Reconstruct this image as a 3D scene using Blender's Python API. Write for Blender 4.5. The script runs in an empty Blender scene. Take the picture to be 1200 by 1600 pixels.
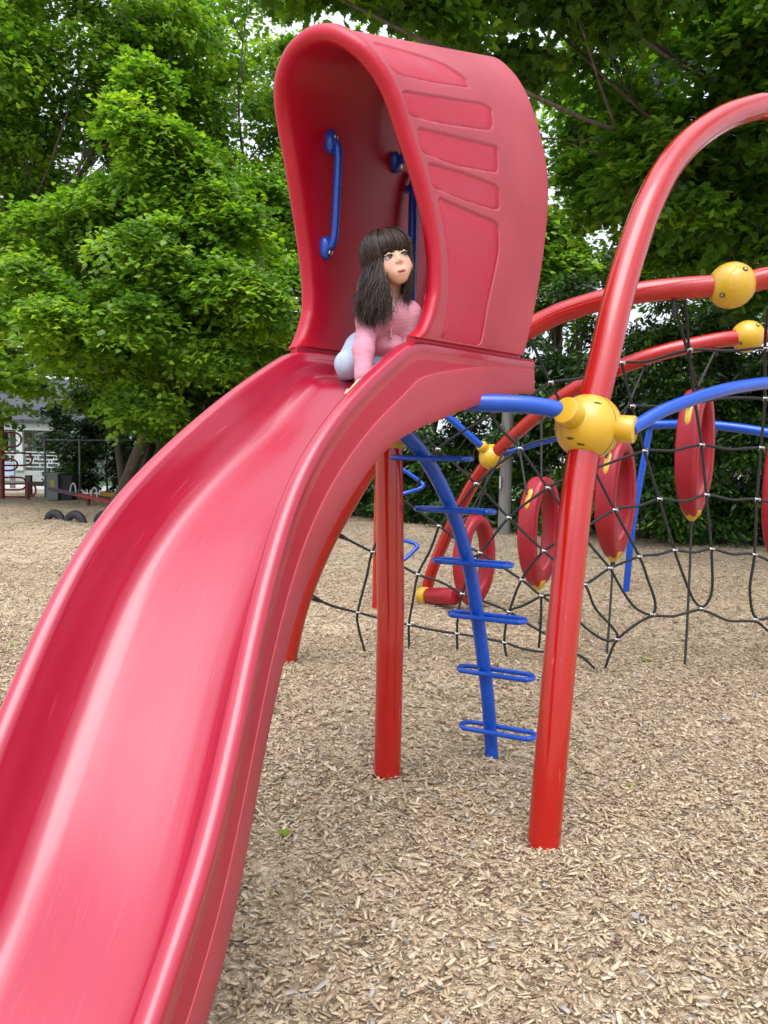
import bpy, math, random
import numpy as np
from mathutils import Matrix, Vector
C = bpy.context.scene.collection
rng = np.random.default_rng(7)
random.seed(7)
R_ = math.radians
PI = math.pi

# ------------------------------------------------------------------ camera model (metres; x right, y away, z up)
FOC, CAMH, PITCH, ROLL = 1155.0, 1.5, math.atan(82/1155.0), R_(1.2)
cP, sP, cR, sR = math.cos(PITCH), math.sin(PITCH), math.cos(ROLL), math.sin(ROLL)
def ray(px, py):
    a0 = (px-600)/FOC; b0 = (800-py)/FOC
    a = a0*cR-b0*sR; b = a0*sR+b0*cR
    v = np.array([a, cP+b*sP, -sP+b*cP]); return v/v[1]
def at(px, py, y): return np.array([0, 0, CAMH])+ray(px, py)*y      # a sight line met at distance y
def ground_at(px, py):
    r = ray(px, py); return np.array([0, 0, CAMH])+r*(-CAMH/r[2])

# ------------------------------------------------------------------ scene, light
sc = bpy.context.scene
cam = bpy.data.cameras.new('camera'); co = bpy.data.objects.new('camera', cam); C.objects.link(co)
cam.sensor_fit = 'VERTICAL'; cam.sensor_height = 36; cam.lens = 36*FOC/1600
cam.clip_end = 2000; cam.clip_start = .05
co.matrix_world = Matrix.Translation((0, 0, CAMH)) @ Matrix.Rotation(PI/2-PITCH, 4, 'X') @ Matrix.Rotation(ROLL, 4, 'Z')
sc.camera = co
sc.view_settings.view_transform = 'Standard'; sc.view_settings.look = 'None'
sc.view_settings.gamma = 1; sc.view_settings.use_curve_mapping = False
sc.view_settings.exposure = -0.16
SUN_EL, SUN_AZ = R_(63), R_(187)      # azimuth clockwise from +y
sd = np.array([math.sin(SUN_AZ)*math.cos(SUN_EL), math.cos(SUN_AZ)*math.cos(SUN_EL), math.sin(SUN_EL)])
sl = bpy.data.lights.new('sun', 'SUN'); so = bpy.data.objects.new('sun', sl); C.objects.link(so)
sl.energy = 2.0; sl.angle = R_(42); sl.color = (1, .95, .87)
so.rotation_euler = Vector(sd).to_track_quat('Z', 'Y').to_euler()
so.location = (-10, -10, 30)
w = bpy.data.worlds.new("World"); sc.world = w; w.use_nodes = True
nt = w.node_tree; nt.nodes.clear()
def nn(nt, t, **k):
    n = nt.nodes.new(t)
    for a, b in k.items(): setattr(n, a, b)
    return n
out = nn(nt, 'ShaderNodeOutputWorld'); bg = nn(nt, 'ShaderNodeBackground'); bg.inputs[1].default_value = .12
sky = nn(nt, 'ShaderNodeTexSky', sky_type='NISHITA', sun_disc=False)
sky.sun_elevation = SUN_EL; sky.sun_rotation = SUN_AZ
tc = nn(nt, 'ShaderNodeTexCoord'); nz = nn(nt, 'ShaderNodeTexNoise'); nz.inputs['Scale'].default_value = 2.1
nz.inputs['Detail'].default_value = 7; nz.inputs['Roughness'].default_value = .6
cr = nn(nt, 'ShaderNodeValToRGB'); cr.color_ramp.elements[0].position = .30; cr.color_ramp.elements[1].position = .50
mx = nn(nt, 'ShaderNodeMixRGB'); 
# thin cloud is brighter round the sun
vd = nn(nt, 'ShaderNodeVectorMath', operation='DOT_PRODUCT'); vd.inputs[1].default_value = tuple(sd)
nrmz = nn(nt, 'ShaderNodeVectorMath', operation='NORMALIZE'); nt.links.new(tc.outputs['Generated'], nrmz.inputs[0]); nt.links.new(nrmz.outputs[0], vd.inputs[0])
mxx = nn(nt, 'ShaderNodeMath', operation='MAXIMUM'); mxx.inputs[1].default_value = 0; nt.links.new(vd.outputs['Value'], mxx.inputs[0])
pw = nn(nt, 'ShaderNodeMath', operation='POWER'); pw.inputs[1].default_value = 5; nt.links.new(mxx.outputs[0], pw.inputs[0])
ml = nn(nt, 'ShaderNodeMath', operation='MULTIPLY_ADD'); ml.inputs[1].default_value = 40; ml.inputs[2].default_value = 11.5; nt.links.new(pw.outputs[0], ml.inputs[0])
cl_ = nn(nt, 'ShaderNodeCombineColor'); 
for q_, tint in enumerate((.93, .98, 1.12)):
    mt_ = nn(nt, 'ShaderNodeMath', operation='MULTIPLY'); mt_.inputs[1].default_value = tint; nt.links.new(ml.outputs[0], mt_.inputs[0]); nt.links.new(mt_.outputs[0], cl_.inputs[q_])
nt.links.new(cl_.outputs[0], mx.inputs[2])
nt.links.new(tc.outputs['Generated'], nz.inputs['Vector']); nt.links.new(nz.outputs[0], cr.inputs[0])
nt.links.new(cr.outputs[0], mx.inputs[0]); nt.links.new(sky.outputs[0], mx.inputs[1])
nt.links.new(mx.outputs[0], bg.inputs[0]); nt.links.new(bg.outputs[0], out.inputs[0])

# ------------------------------------------------------------------ materials
def mat(name, col, rough=.5, var=.12, scale=6, bump=0, bscale=60, metal=0, coat=0, spec=.5, rvar=.1, col2=None, c2=(.45, .6), stretch=None, attr=None, uv=False):
    m = bpy.data.materials.new(name); m.use_nodes = True; t = m.node_tree; t.nodes.clear()
    o = nn(t, 'ShaderNodeOutputMaterial'); b = nn(t, 'ShaderNodeBsdfPrincipled')
    t.links.new(b.outputs[0], o.inputs[0])
    c = nn(t, 'ShaderNodeTexCoord'); vec = c.outputs['UV' if uv else 'Object']
    if stretch:
        mp = nn(t, 'ShaderNodeMapping'); mp.inputs['Scale'].default_value = stretch
        t.links.new(vec, mp.inputs[0]); vec = mp.outputs[0]
    n = nn(t, 'ShaderNodeTexNoise'); n.inputs['Scale'].default_value = scale; n.inputs['Detail'].default_value = 6
    t.links.new(vec, n.inputs['Vector'])
    rp = nn(t, 'ShaderNodeValToRGB'); e = rp.color_ramp.elements
    e[0].position, e[1].position = (.3, .7) if col2 is None else c2
    k0 = [max(0, x*(1-var)) for x in col]; k1 = [min(1, x*(1+var)) for x in col] if col2 is None else col2
    e[0].color = (*k0, 1); e[1].color = (*k1, 1)
    t.links.new(n.outputs[0], rp.inputs[0])
    t.links.new(rp.outputs[0], b.inputs['Base Color'])
    mr = nn(t, 'ShaderNodeMapRange'); mr.inputs[1].default_value = .3; mr.inputs[2].default_value = .7
    mr.inputs[3].default_value = max(.02, rough-rvar); mr.inputs[4].default_value = min(1, rough+rvar)
    t.links.new(n.outputs[0], mr.inputs[0]); t.links.new(mr.outputs[0], b.inputs['Roughness'])
    b.inputs['Metallic'].default_value = metal; b.inputs['Coat Weight'].default_value = coat
    b.inputs['Coat Roughness'].default_value = .06
    b.inputs['Specular IOR Level'].default_value = spec
    if bump:
        n2 = nn(t, 'ShaderNodeTexNoise'); n2.inputs['Scale'].default_value = bscale; n2.inputs['Detail'].default_value = 4
        t.links.new(vec, n2.inputs['Vector'])
        bp = nn(t, 'ShaderNodeBump'); bp.inputs['Strength'].default_value = bump; bp.inputs['Distance'].default_value = .01
        t.links.new(n2.outputs[0], bp.inputs['Height']); t.links.new(bp.outputs[0], b.inputs['Normal'])
    m['bsdf'] = b.name
    return m
def ramp_attr_mat(name, cols, rough=.6, transl=0, tcol=None, spec=.4, bump=0):
    """colour picked by the per-piece attribute rnd"""
    m = bpy.data.materials.new(name); m.use_nodes = True; t = m.node_tree; t.nodes.clear()
    o = nn(t, 'ShaderNodeOutputMaterial'); b = nn(t, 'ShaderNodeBsdfPrincipled')
    a = nn(t, 'ShaderNodeAttribute', attribute_name='rnd')
    rp = nn(t, 'ShaderNodeValToRGB'); e = rp.color_ramp.elements
    while len(e) < len(cols): e.new(.5)
    for i, (p_, c_) in enumerate(cols): e[i].position = p_; e[i].color = (*c_, 1)
    t.links.new(a.outputs['Fac'], rp.inputs[0]); t.links.new(rp.outputs[0], b.inputs['Base Color'])
    b.inputs['Roughness'].default_value = rough; b.inputs['Specular IOR Level'].default_value = spec
    if bump:
        c = nn(t, 'ShaderNodeTexCoord'); n2 = nn(t, 'ShaderNodeTexNoise'); n2.inputs['Scale'].default_value = 180
        t.links.new(c.outputs['Object'], n2.inputs['Vector']); bp = nn(t, 'ShaderNodeBump'); bp.inputs['Strength'].default_value = bump
        bp.inputs['Distance'].default_value = .002
        t.links.new(n2.outputs[0], bp.inputs['Height']); t.links.new(bp.outputs[0], b.inputs['Normal'])
    if transl:
        tr = nn(t, 'ShaderNodeBsdfTranslucent'); mx = nn(t, 'ShaderNodeMixShader'); mx.inputs[0].default_value = transl
        mu = nn(t, 'ShaderNodeMixRGB', blend_type='MULTIPLY'); mu.inputs[0].default_value = 1; mu.inputs[2].default_value = (*tcol, 1)
        t.links.new(rp.outputs[0], mu.inputs[1]); t.links.new(mu.outputs[0], tr.inputs[0])
        t.links.new(b.outputs[0], mx.inputs[1]); t.links.new(tr.outputs[0], mx.inputs[2]); t.links.new(mx.outputs[0], o.inputs[0])
    else: t.links.new(b.outputs[0], o.inputs[0])
    return m
M = {}
M['slide'] = mat('glossy_red_plastic', (.36, .003, .026), .42, .06, 3, .035, 7, coat=.85, spec=.35, rvar=.025, stretch=(14, 1.2, 1), uv=True)
M['hood'] = mat('red_plastic_hood', (.42, .005, .022), .36, .08, 4, .04, 30, spec=.4, rvar=.05)
M['weathered'] = mat('weathered_red_plastic', (.38, .036, .052), .5, .12, 3, .05, 140, rvar=.06, col2=(.42, .056, .072), c2=(.3, .75))
M['panel'] = mat('red_plastic_panel', (.40, .010, .032), .42, .04, 7, .02, 60, rvar=.08)
M['groove'] = mat('pale_step_edge', (.46, .085, .095), .6, .1, 20)  # paler red for the thin line along the chute skirt's step
M['pipe'] = mat('red_enamel', (.43, .008, .005), .2, .10, 3.5, .02, 14, coat=.45, rvar=.09, spec=.5, col2=(.47, .014, .010), c2=(.55, .78))
M['blue'] = mat('blue_enamel', (.0005, .066, .43), .26, .12, 6, .03, 40, coat=.25, rvar=.06)
M['yellow'] = mat('yellow_enamel', (.64, .39, .016), .3, .08, 9, .04, 30, coat=.4, col2=(.60, .33, .02), c2=(.5, .8))
M['ring'] = mat('dull_red_ring_plastic', (.30, .006, .016), .4, .12, 6, .08, 50)
M['rope'] = mat('black_rope', (.020, .020, .019), .75, .3, 60, .3, 300)
M['rubber'] = mat('black_rubber', (.016, .016, .018), .6, .3, 12, .2, 60, spec=.4)
M['steel'] = mat('bolt_steel', (.55, .55, .55), .3, .1, 40, metal=1)
M['hole'] = mat('dark_recess', (.10, .06, .01), .8)
M['bark'] = mat('grey_brown_bark', (.075, .058, .042), .9, .4, 5, .9, 22, col2=(.13, .115, .085), c2=(.3, .7), stretch=(2.5, 2.5, .5))
M['greypost'] = mat('weathered_grey_wood', (.20, .19, .17), .85, .25, 5, .4, 30, stretch=(4, 4, .4))
M['slide'].node_tree.nodes[M['slide']['bsdf']].inputs['Coat Roughness'].default_value = .17; M['slide'].node_tree.nodes[M['slide']['bsdf']].inputs['Coat IOR'].default_value = 1.56

def scuffs(m, col, stretch, lo, hi, amt):
    t = m.node_tree; b = t.nodes[m['bsdf']]; lk = b.inputs['Base Color'].links[0]; src = lk.from_socket
    c = nn(t, 'ShaderNodeTexCoord'); mp = nn(t, 'ShaderNodeMapping'); mp.inputs['Scale'].default_value = stretch; n = nn(t, 'ShaderNodeTexNoise'); n.inputs['Scale'].default_value = 1; n.inputs['Detail'].default_value = 3
    t.links.new(c.outputs['UV' if m is M['slide'] else 'Object'], mp.inputs[0]); t.links.new(mp.outputs[0], n.inputs['Vector'])
    r = nn(t, 'ShaderNodeMapRange'); r.inputs[1].default_value = lo; r.inputs[2].default_value = hi; r.inputs[4].default_value = amt; t.links.new(n.outputs[0], r.inputs[0])
    mx = nn(t, 'ShaderNodeMixRGB'); mx.inputs[2].default_value = (*col, 1); t.links.new(r.outputs[0], mx.inputs[0]); t.links.new(src, mx.inputs[1]); t.links.new(mx.outputs[0], b.inputs['Base Color'])
scuffs(M['slide'], (.55, .10, .14), (330, 5, 1), .64, .72, .45)
scuffs(M['slide'], (.16, .002, .012), (260, 7, 1), .69, .75, .5)
scuffs(M['pipe'], (.58, .10, .08), (70, 70, 9), .68, .74, .5)
scuffs(M['pipe'], (.12, .02, .015), (55, 55, 40), .72, .77, .6)
scuffs(M['weathered'], (.24, .03, .035), (9, 9, 40), .66, .76, .45)
scuffs(M['yellow'], (.30, .17, .02), (60, 60, 60), .68, .74, .6)
# ------------------------------------------------------------------ object helpers
WL = {}
def setp(o, label=None, cat=None, group=None, kind=None):
    if label: o['label'] = label
    if cat: o['category'] = cat
    if group: o['group'] = group
    if kind: o['kind'] = kind
    return o
def thing(name, loc, label, cat, group=None):
    o = bpy.data.objects.new(name, None); C.objects.link(o); o.location = loc; o.empty_display_size = .1
    WL[o.name] = np.array(loc, float); return setp(o, label, cat, group)
def raw_mesh(name, V, faces=None, polys=None):
    """faces: list of index lists, or polys=(n_polys, k) array of equal-size polygons"""
    me = bpy.data.meshes.new(name)
    if polys is not None:
        V = np.asarray(V, np.float32); n, k = polys.shape
        me.vertices.add(len(V)); me.vertices.foreach_set('co', V.ravel())
        me.loops.add(n*k); me.loops.foreach_set('vertex_index', polys.astype(np.int32).ravel())
        me.polygons.add(n); me.polygons.foreach_set('loop_start', np.arange(0, n*k, k, dtype=np.int32))
        me.polygons.foreach_set('loop_total', np.full(n, k, np.int32))
        me.update(calc_edges=True)
    else:
        me.from_pydata([tuple(v) for v in V], [], faces); me.update()
    return me
def link(name, me, m, parent=None, loc=None, smooth=True, angle=40):
    """verts of me are world coordinates; re-based on the parent's (or own) origin"""
    o = bpy.data.objects.new(name, me); C.objects.link(o)
    if parent is not None: base = WL[parent.name]; o.parent = parent
    else:
        base = np.array(loc if loc is not None else (0, 0, 0), float); o.location = base
    WL[o.name] = base
    n = len(me.vertices); a = np.empty(n*3, np.float32); me.vertices.foreach_get('co', a)
    a = a.reshape(-1, 3)-base.astype(np.float32); me.vertices.foreach_set('co', a.ravel())
    for q in (m if isinstance(m, (list, tuple)) else [m]): me.materials.append(q)
    if smooth:
        me.polygons.foreach_set('use_smooth', np.ones(len(me.polygons), bool))
        if angle < 180: me.set_sharp_from_angle(angle=R_(angle))
    me.update()
    return o
def spline(P, n, closed=False):
    P = np.asarray(P, float); k = len(P)
    if closed: Q = np.vstack([P[-1], P, P[0], P[1]]); segs = k
    else: Q = np.vstack([2*P[0]-P[1], P, 2*P[-1]-P[-2]]); segs = k-1
    t = np.linspace(0, segs, n, endpoint=not closed); i = np.minimum(t.astype(int), segs-1); u = (t-i)[:, None]
    a, b, c, d = Q[i], Q[i+1], Q[i+2], Q[i+3]
    return .5*((2*b)+(c-a)*u+(2*a-5*b+4*c-d)*u*u+(3*b-a-3*c+d)*u**3)
def natural(K, n):
    K = np.asarray(K, float); k = len(K); t = np.linspace(0, k-1, n)
    A = np.zeros((k, k)); B = np.zeros((k, K.shape[1])); A[0, 0] = A[-1, -1] = 1
    for i in range(1, k-1):
        A[i, i-1] = A[i, i+1] = 1; A[i, i] = 4; B[i] = 6*(K[i-1]-2*K[i]+K[i+1])
    Mm = np.linalg.solve(A, B); i = np.minimum(t.astype(int), k-2); u = (t-i)[:, None]; v = 1-u
    return v*K[i]+u*K[i+1]+((v**3-v)*Mm[i]+(u**3-u)*Mm[i+1])/6
def nrm(v): return v/np.maximum(np.linalg.norm(v, axis=-1, keepdims=True), 1e-9)
def frames(P, closed=False):
    P = np.asarray(P, float)
    T = nrm(np.roll(P, -1, 0)-np.roll(P, 1, 0)) if closed else nrm(np.gradient(P, axis=0))
    r = np.array([0, 0, 1.]) if abs(T[0][2]) < .9 else np.array([1., 0, 0])
    N = [nrm(np.cross(T[0], r))]
    for i in range(1, len(P)):
        v = N[-1]-T[i]*np.dot(N[-1], T[i]); N.append(nrm(v))
    N = np.array(N); return T, N, np.cross(T, N)
class MB:
    def __init__(s): s.V = []; s.F = []; s.mi = []; s.n = 0
    def add(s, V, F, mi=0):
        V = np.asarray(V, float); s.V.append(V); s.F += [[i+s.n for i in f] for f in F]; s.mi += [mi]*len(F); s.n += len(V); return s
    def tube(s, P, r, seg=12, closed=False, cap=True, mi=0, twist=None, sx=1, sy=1):
        P = np.asarray(P, float); T, N, B = frames(P, closed); k = len(P)
        r = np.broadcast_to(np.asarray(r, float), (k,))
        a = np.linspace(0, 2*PI, seg, endpoint=False)
        if twist:
            L = np.r_[0, np.cumsum(np.linalg.norm(np.diff(P, axis=0), axis=1))]
            rr = r[:, None]*(1+.13*np.cos(3*(a[None]-twist*L[:, None])))
        else: rr = np.repeat(r[:, None], seg, 1)
        V = P[:, None]+rr[..., None]*(sx*np.cos(a)[None, :, None]*N[:, None]+sy*np.sin(a)[None, :, None]*B[:, None])
        F = []
        for i in range(k if closed else k-1):
            j = (i+1) % k
            for q in range(seg):
                p2 = (q+1) % seg; F.append([i*seg+q, i*seg+p2, j*seg+p2, j*seg+q])
        if cap and not closed: F.append(list(range(seg))[::-1]); F.append([(k-1)*seg+q for q in range(seg)])
        return s.add(V.reshape(-1, 3), F, mi)
    def ball(s, c, r, seg=24, rings=14, mi=0, mtx=None):
        r = np.broadcast_to(np.asarray(r, float), (3,))
        V = [(0, 0, 1)]; F = []
        for i in range(1, rings):
            t = PI*i/rings
            for j in range(seg): V.append((math.sin(t)*math.cos(2*PI*j/seg), math.sin(t)*math.sin(2*PI*j/seg), math.cos(t)))
        V.append((0, 0, -1))
        for j in range(seg): F.append([0, 1+j, 1+(j+1) % seg])
        for i in range(rings-2):
            for j in range(seg):
                a = 1+i*seg; F.append([a+j, a+seg+j, a+seg+(j+1) % seg, a+(j+1) % seg])
        e = len(V)-1
        for j in range(seg): F.append([e, e-seg+(j+1) % seg, e-seg+j])
        V = np.array(V)*r
        if mtx is not None: V = V@np.asarray(mtx).T
        return s.add(V+np.asarray(c), F, mi)
    def box(s, lo, hi, mtx=None, c=(0, 0, 0), mi=0, bev=0):
        x0, y0, z0 = lo; x1, y1, z1 = hi
        V = np.array([(x0, y0, z0), (x1, y0, z0), (x1, y1, z0), (x0, y1, z0), (x0, y0, z1), (x1, y0, z1), (x1, y1, z1), (x0, y1, z1)], float)
        if mtx is not None: V = V@np.asarray(mtx).T
        return s.add(V+np.asarray(c), [[0, 3, 2, 1], [4, 5, 6, 7], [0, 1, 5, 4], [1, 2, 6, 5], [2, 3, 7, 6], [3, 0, 4, 7]], mi)
    def cyl(s, a, b, r, seg=20, mi=0, r2=None):
        a = np.asarray(a, float); b = np.asarray(b, float)
        return s.tube(np.array([a, a+(b-a)*.5, b]), [r, r if r2 is None else (r+r2)/2, r if r2 is None else r2], seg, mi=mi)
    def rcyl(s, a, b, r, seg=24, bev=.008, mi=0):
        """cylinder with rounded rims"""
        a = np.asarray(a, float); b = np.asarray(b, float); d = nrm(b-a); L = np.linalg.norm(b-a)
        ts = [0, .3*bev, bev, L-bev, L-.3*bev, L]; rs = [r-bev, r-.3*bev, r, r, r-.3*bev, r-bev]
        return s.tube(np.array([a+d*t for t in ts]), rs, seg, mi=mi)
    def build(s, name, m, parent=None, loc=None, smooth=True, angle=40):
        V = np.vstack(s.V); me = raw_mesh(name, V, s.F)
        o = link(name, me, m, parent, loc, smooth, angle)
        if any(s.mi): me.polygons.foreach_set('material_index', np.array(s.mi, np.int32)); me.update()
        return o
def add_uv(me, UV):
    """UV per vertex"""
    l = me.uv_layers.new(name='UVMap'); idx = np.empty(len(me.loops), np.int32); me.loops.foreach_get('vertex_index', idx)
    l.data.foreach_set('uv', np.asarray(UV, np.float32)[idx].ravel())
def vattr(me, name, val, dom='POINT'):
    a = me.attributes.new(name, 'FLOAT', dom); a.data.foreach_set('value', np.asarray(val, np.float32))

# ------------------------------------------------------------------ ground and chips
def gz(x, y):
    x = np.asarray(x, float); y = np.asarray(y, float)
    return .022*np.sin(x*1.7+.6)*np.sin(y*1.3)+.014*np.sin(x*3.9+y*2.2)+.008*np.sin(x*7.3-y*6.1+1)
def mk_ground():
    xs = np.unique(np.r_[-300, -120, -60, np.linspace(-30, -8, 30), np.linspace(-8, 8, 110), np.linspace(8, 30, 30), 60, 120, 300])
    ys = np.unique(np.r_[-100, -30, -8, -2, np.linspace(0, 12, 90), np.linspace(12, 60, 60), 120, 250, 500])
    X, Y = np.meshgrid(xs, ys); Z = gz(X, Y)*np.clip((40-np.hypot(X, Y))/20, 0, 1)
    V = np.stack([X, Y, Z], -1).reshape(-1, 3); nx = len(xs)
    i, j = np.meshgrid(np.arange(nx-1), np.arange(len(ys)-1)); a = (j*nx+i).ravel()
    P = np.stack([a, a+1, a+nx+1, a+nx], 1)
    m = bpy.data.materials.new('wood_chip_ground'); m.use_nodes = True; t = m.node_tree; t.nodes.clear()
    o = nn(t, 'ShaderNodeOutputMaterial'); b = nn(t, 'ShaderNodeBsdfPrincipled'); t.links.new(b.outputs[0], o.inputs[0])
    c = nn(t, 'ShaderNodeTexCoord')
    def vor(sx, sy, rot):
        mp = nn(t, 'ShaderNodeMapping'); mp.inputs['Scale'].default_value = (sx, sy, 1); mp.inputs['Rotation'].default_value = (0, 0, rot)
        nzz = nn(t, 'ShaderNodeTexNoise'); nzz.inputs['Scale'].default_value = 3
        ad = nn(t, 'ShaderNodeVectorMath', operation='ADD'); t.links.new(c.outputs['Object'], nzz.inputs['Vector'])
        t.links.new(c.outputs['Object'], ad.inputs[0]); t.links.new(nzz.outputs['Color'], ad.inputs[1])
        t.links.new(ad.outputs[0], mp.inputs[0]); v = nn(t, 'ShaderNodeTexVoronoi'); v.inputs['Scale'].default_value = 1
        t.links.new(mp.outputs[0], v.inputs['Vector']); return v
    v1 = vor(25, 70, .5); v2 = vor(60, 22, .3)
    rp = nn(t, 'ShaderNodeValToRGB'); e = rp.color_ramp.elements
    for k in range(3): e.new(.5)
    for k, (p_, c_) in enumerate([(.0, (.15, .10, .062)), (.3, (.37, .265, .165)), (.55, (.51, .39, .25)), (.8, (.59, .475, .325)), (1, (.42, .36, .28))]):
        e[k].position = p_; e[k].color = (*c_, 1)
    mx = nn(t, 'ShaderNodeMixRGB'); mx.inputs[0].default_value = .5
    t.links.new(v1.outputs['Color'], mx.inputs[1]); t.links.new(v2.outputs['Color'], mx.inputs[2])
    t.links.new(mx.outputs[0], rp.inputs[0]); t.links.new(rp.outputs[0], b.inputs['Base Color'])
    n3 = nn(t, 'ShaderNodeTexNoise'); n3.inputs['Scale'].default_value = .5; n3.inputs['Detail'].default_value = 5
    t.links.new(c.outputs['Object'], n3.inputs['Vector'])
    bp = nn(t, 'ShaderNodeBump'); bp.inputs['Strength'].default_value = .7; bp.inputs['Distance'].default_value = .02
    t.links.new(v1.outputs['Distance'], bp.inputs['Height']); t.links.new(bp.outputs[0], b.inputs['Normal'])
    b.inputs['Roughness'].default_value = .85
    me = raw_mesh('ground', V, polys=P); ob = link('ground', me, m, smooth=True, angle=180); setp(ob, kind='structure')
mk_ground()
def mk_chips():
    zones = [(1.0, 3.6, 5600, .76), (3.6, 6.2, 3400, .80), (6.2, 10, 1400, .92), (10, 19, 400, 1.2), (19, 27, 120, 1.5)]
    XY = []; S = []
    for y0, y1, dens, s in zones:
        hw = .60*y1+1.0; n = int(dens*(y1-y0)*2*hw); x = rng.uniform(-hw, hw, n); y = rng.uniform(y0, y1, n)
        k = np.abs(x) < .60*y+1.0; XY.append(np.stack([x[k], y[k]], 1)); S.append(np.full(k.sum(), s))
    XY = np.vstack(XY); S = np.concatenate(S); n = len(XY)
    L = rng.lognormal(math.log(.0225), .48, n)*S; L = np.clip(L, .007, .075); W_ = np.clip(L*rng.uniform(.18, .5, n), .004, .018*S); T = rng.uniform(.002, .006, n)*S
    base = np.array([(-1, -1, -1), (1, -1, -1), (1, 1, -1), (-1, 1, -1), (-1, -1, 1), (1, -1, 1), (1, 1, 1), (-1, 1, 1)], float)*.5
    V = base[None]*np.stack([L, W_, T], 1)[:, None]
    V = V*(1+rng.uniform(-.45, .25, (n, 8, 3))*np.array([.5, 1, .8]))
    bend = rng.normal(0, .07, n); V[:, :, 2] += (bend/L)[:, None]*V[:, :, 0]**2*2
    yaw = rng.uniform(0, 2*PI, n); pit = rng.normal(0, .22, n); rol = rng.normal(0, .32, n)
    def rot(V, a, i, j):
        c_, s_ = np.cos(a)[:, None], np.sin(a)[:, None]; p, q = V[:, :, i].copy(), V[:, :, j].copy()
        V[:, :, i] = c_*p-s_*q; V[:, :, j] = s_*p+c_*q
    rot(V, rol, 1, 2); rot(V, pit, 0, 2); rot(V, yaw, 0, 1)
    z = gz(XY[:, 0], XY[:, 1])+rng.uniform(.001, .016, n)+np.abs(np.sin(pit))*L*.4
    V += np.stack([XY[:, 0], XY[:, 1], z], 1)[:, None]
    F = np.array([[0, 3, 2, 1], [4, 5, 6, 7], [0, 1, 5, 4], [1, 2, 6, 5], [2, 3, 7, 6], [3, 0, 4, 7]])
    P = (F[None]+(np.arange(n)*8)[:, None, None]).reshape(-1, 4)
    m = ramp_attr_mat('wood_chip', [(0, (.13, .088, .052)), (.08, (.26, .18, .108)), (.32, (.41, .30, .18)), (.62, (.53, .405, .255)), (.90, (.62, .50, .34)), (.97, (.36, .315, .25)), (1, (.44, .40, .33))], .75, spec=.35, bump=.5)
    me = raw_mesh('wood_chips', V.reshape(-1, 3), polys=P); o = link('wood_chips', me, m, smooth=False)
    vattr(me, 'rnd', np.repeat(rng.random(n), 6), 'FACE')
    setp(o, kind='stuff'); print('chips', n)
mk_chips()

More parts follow.
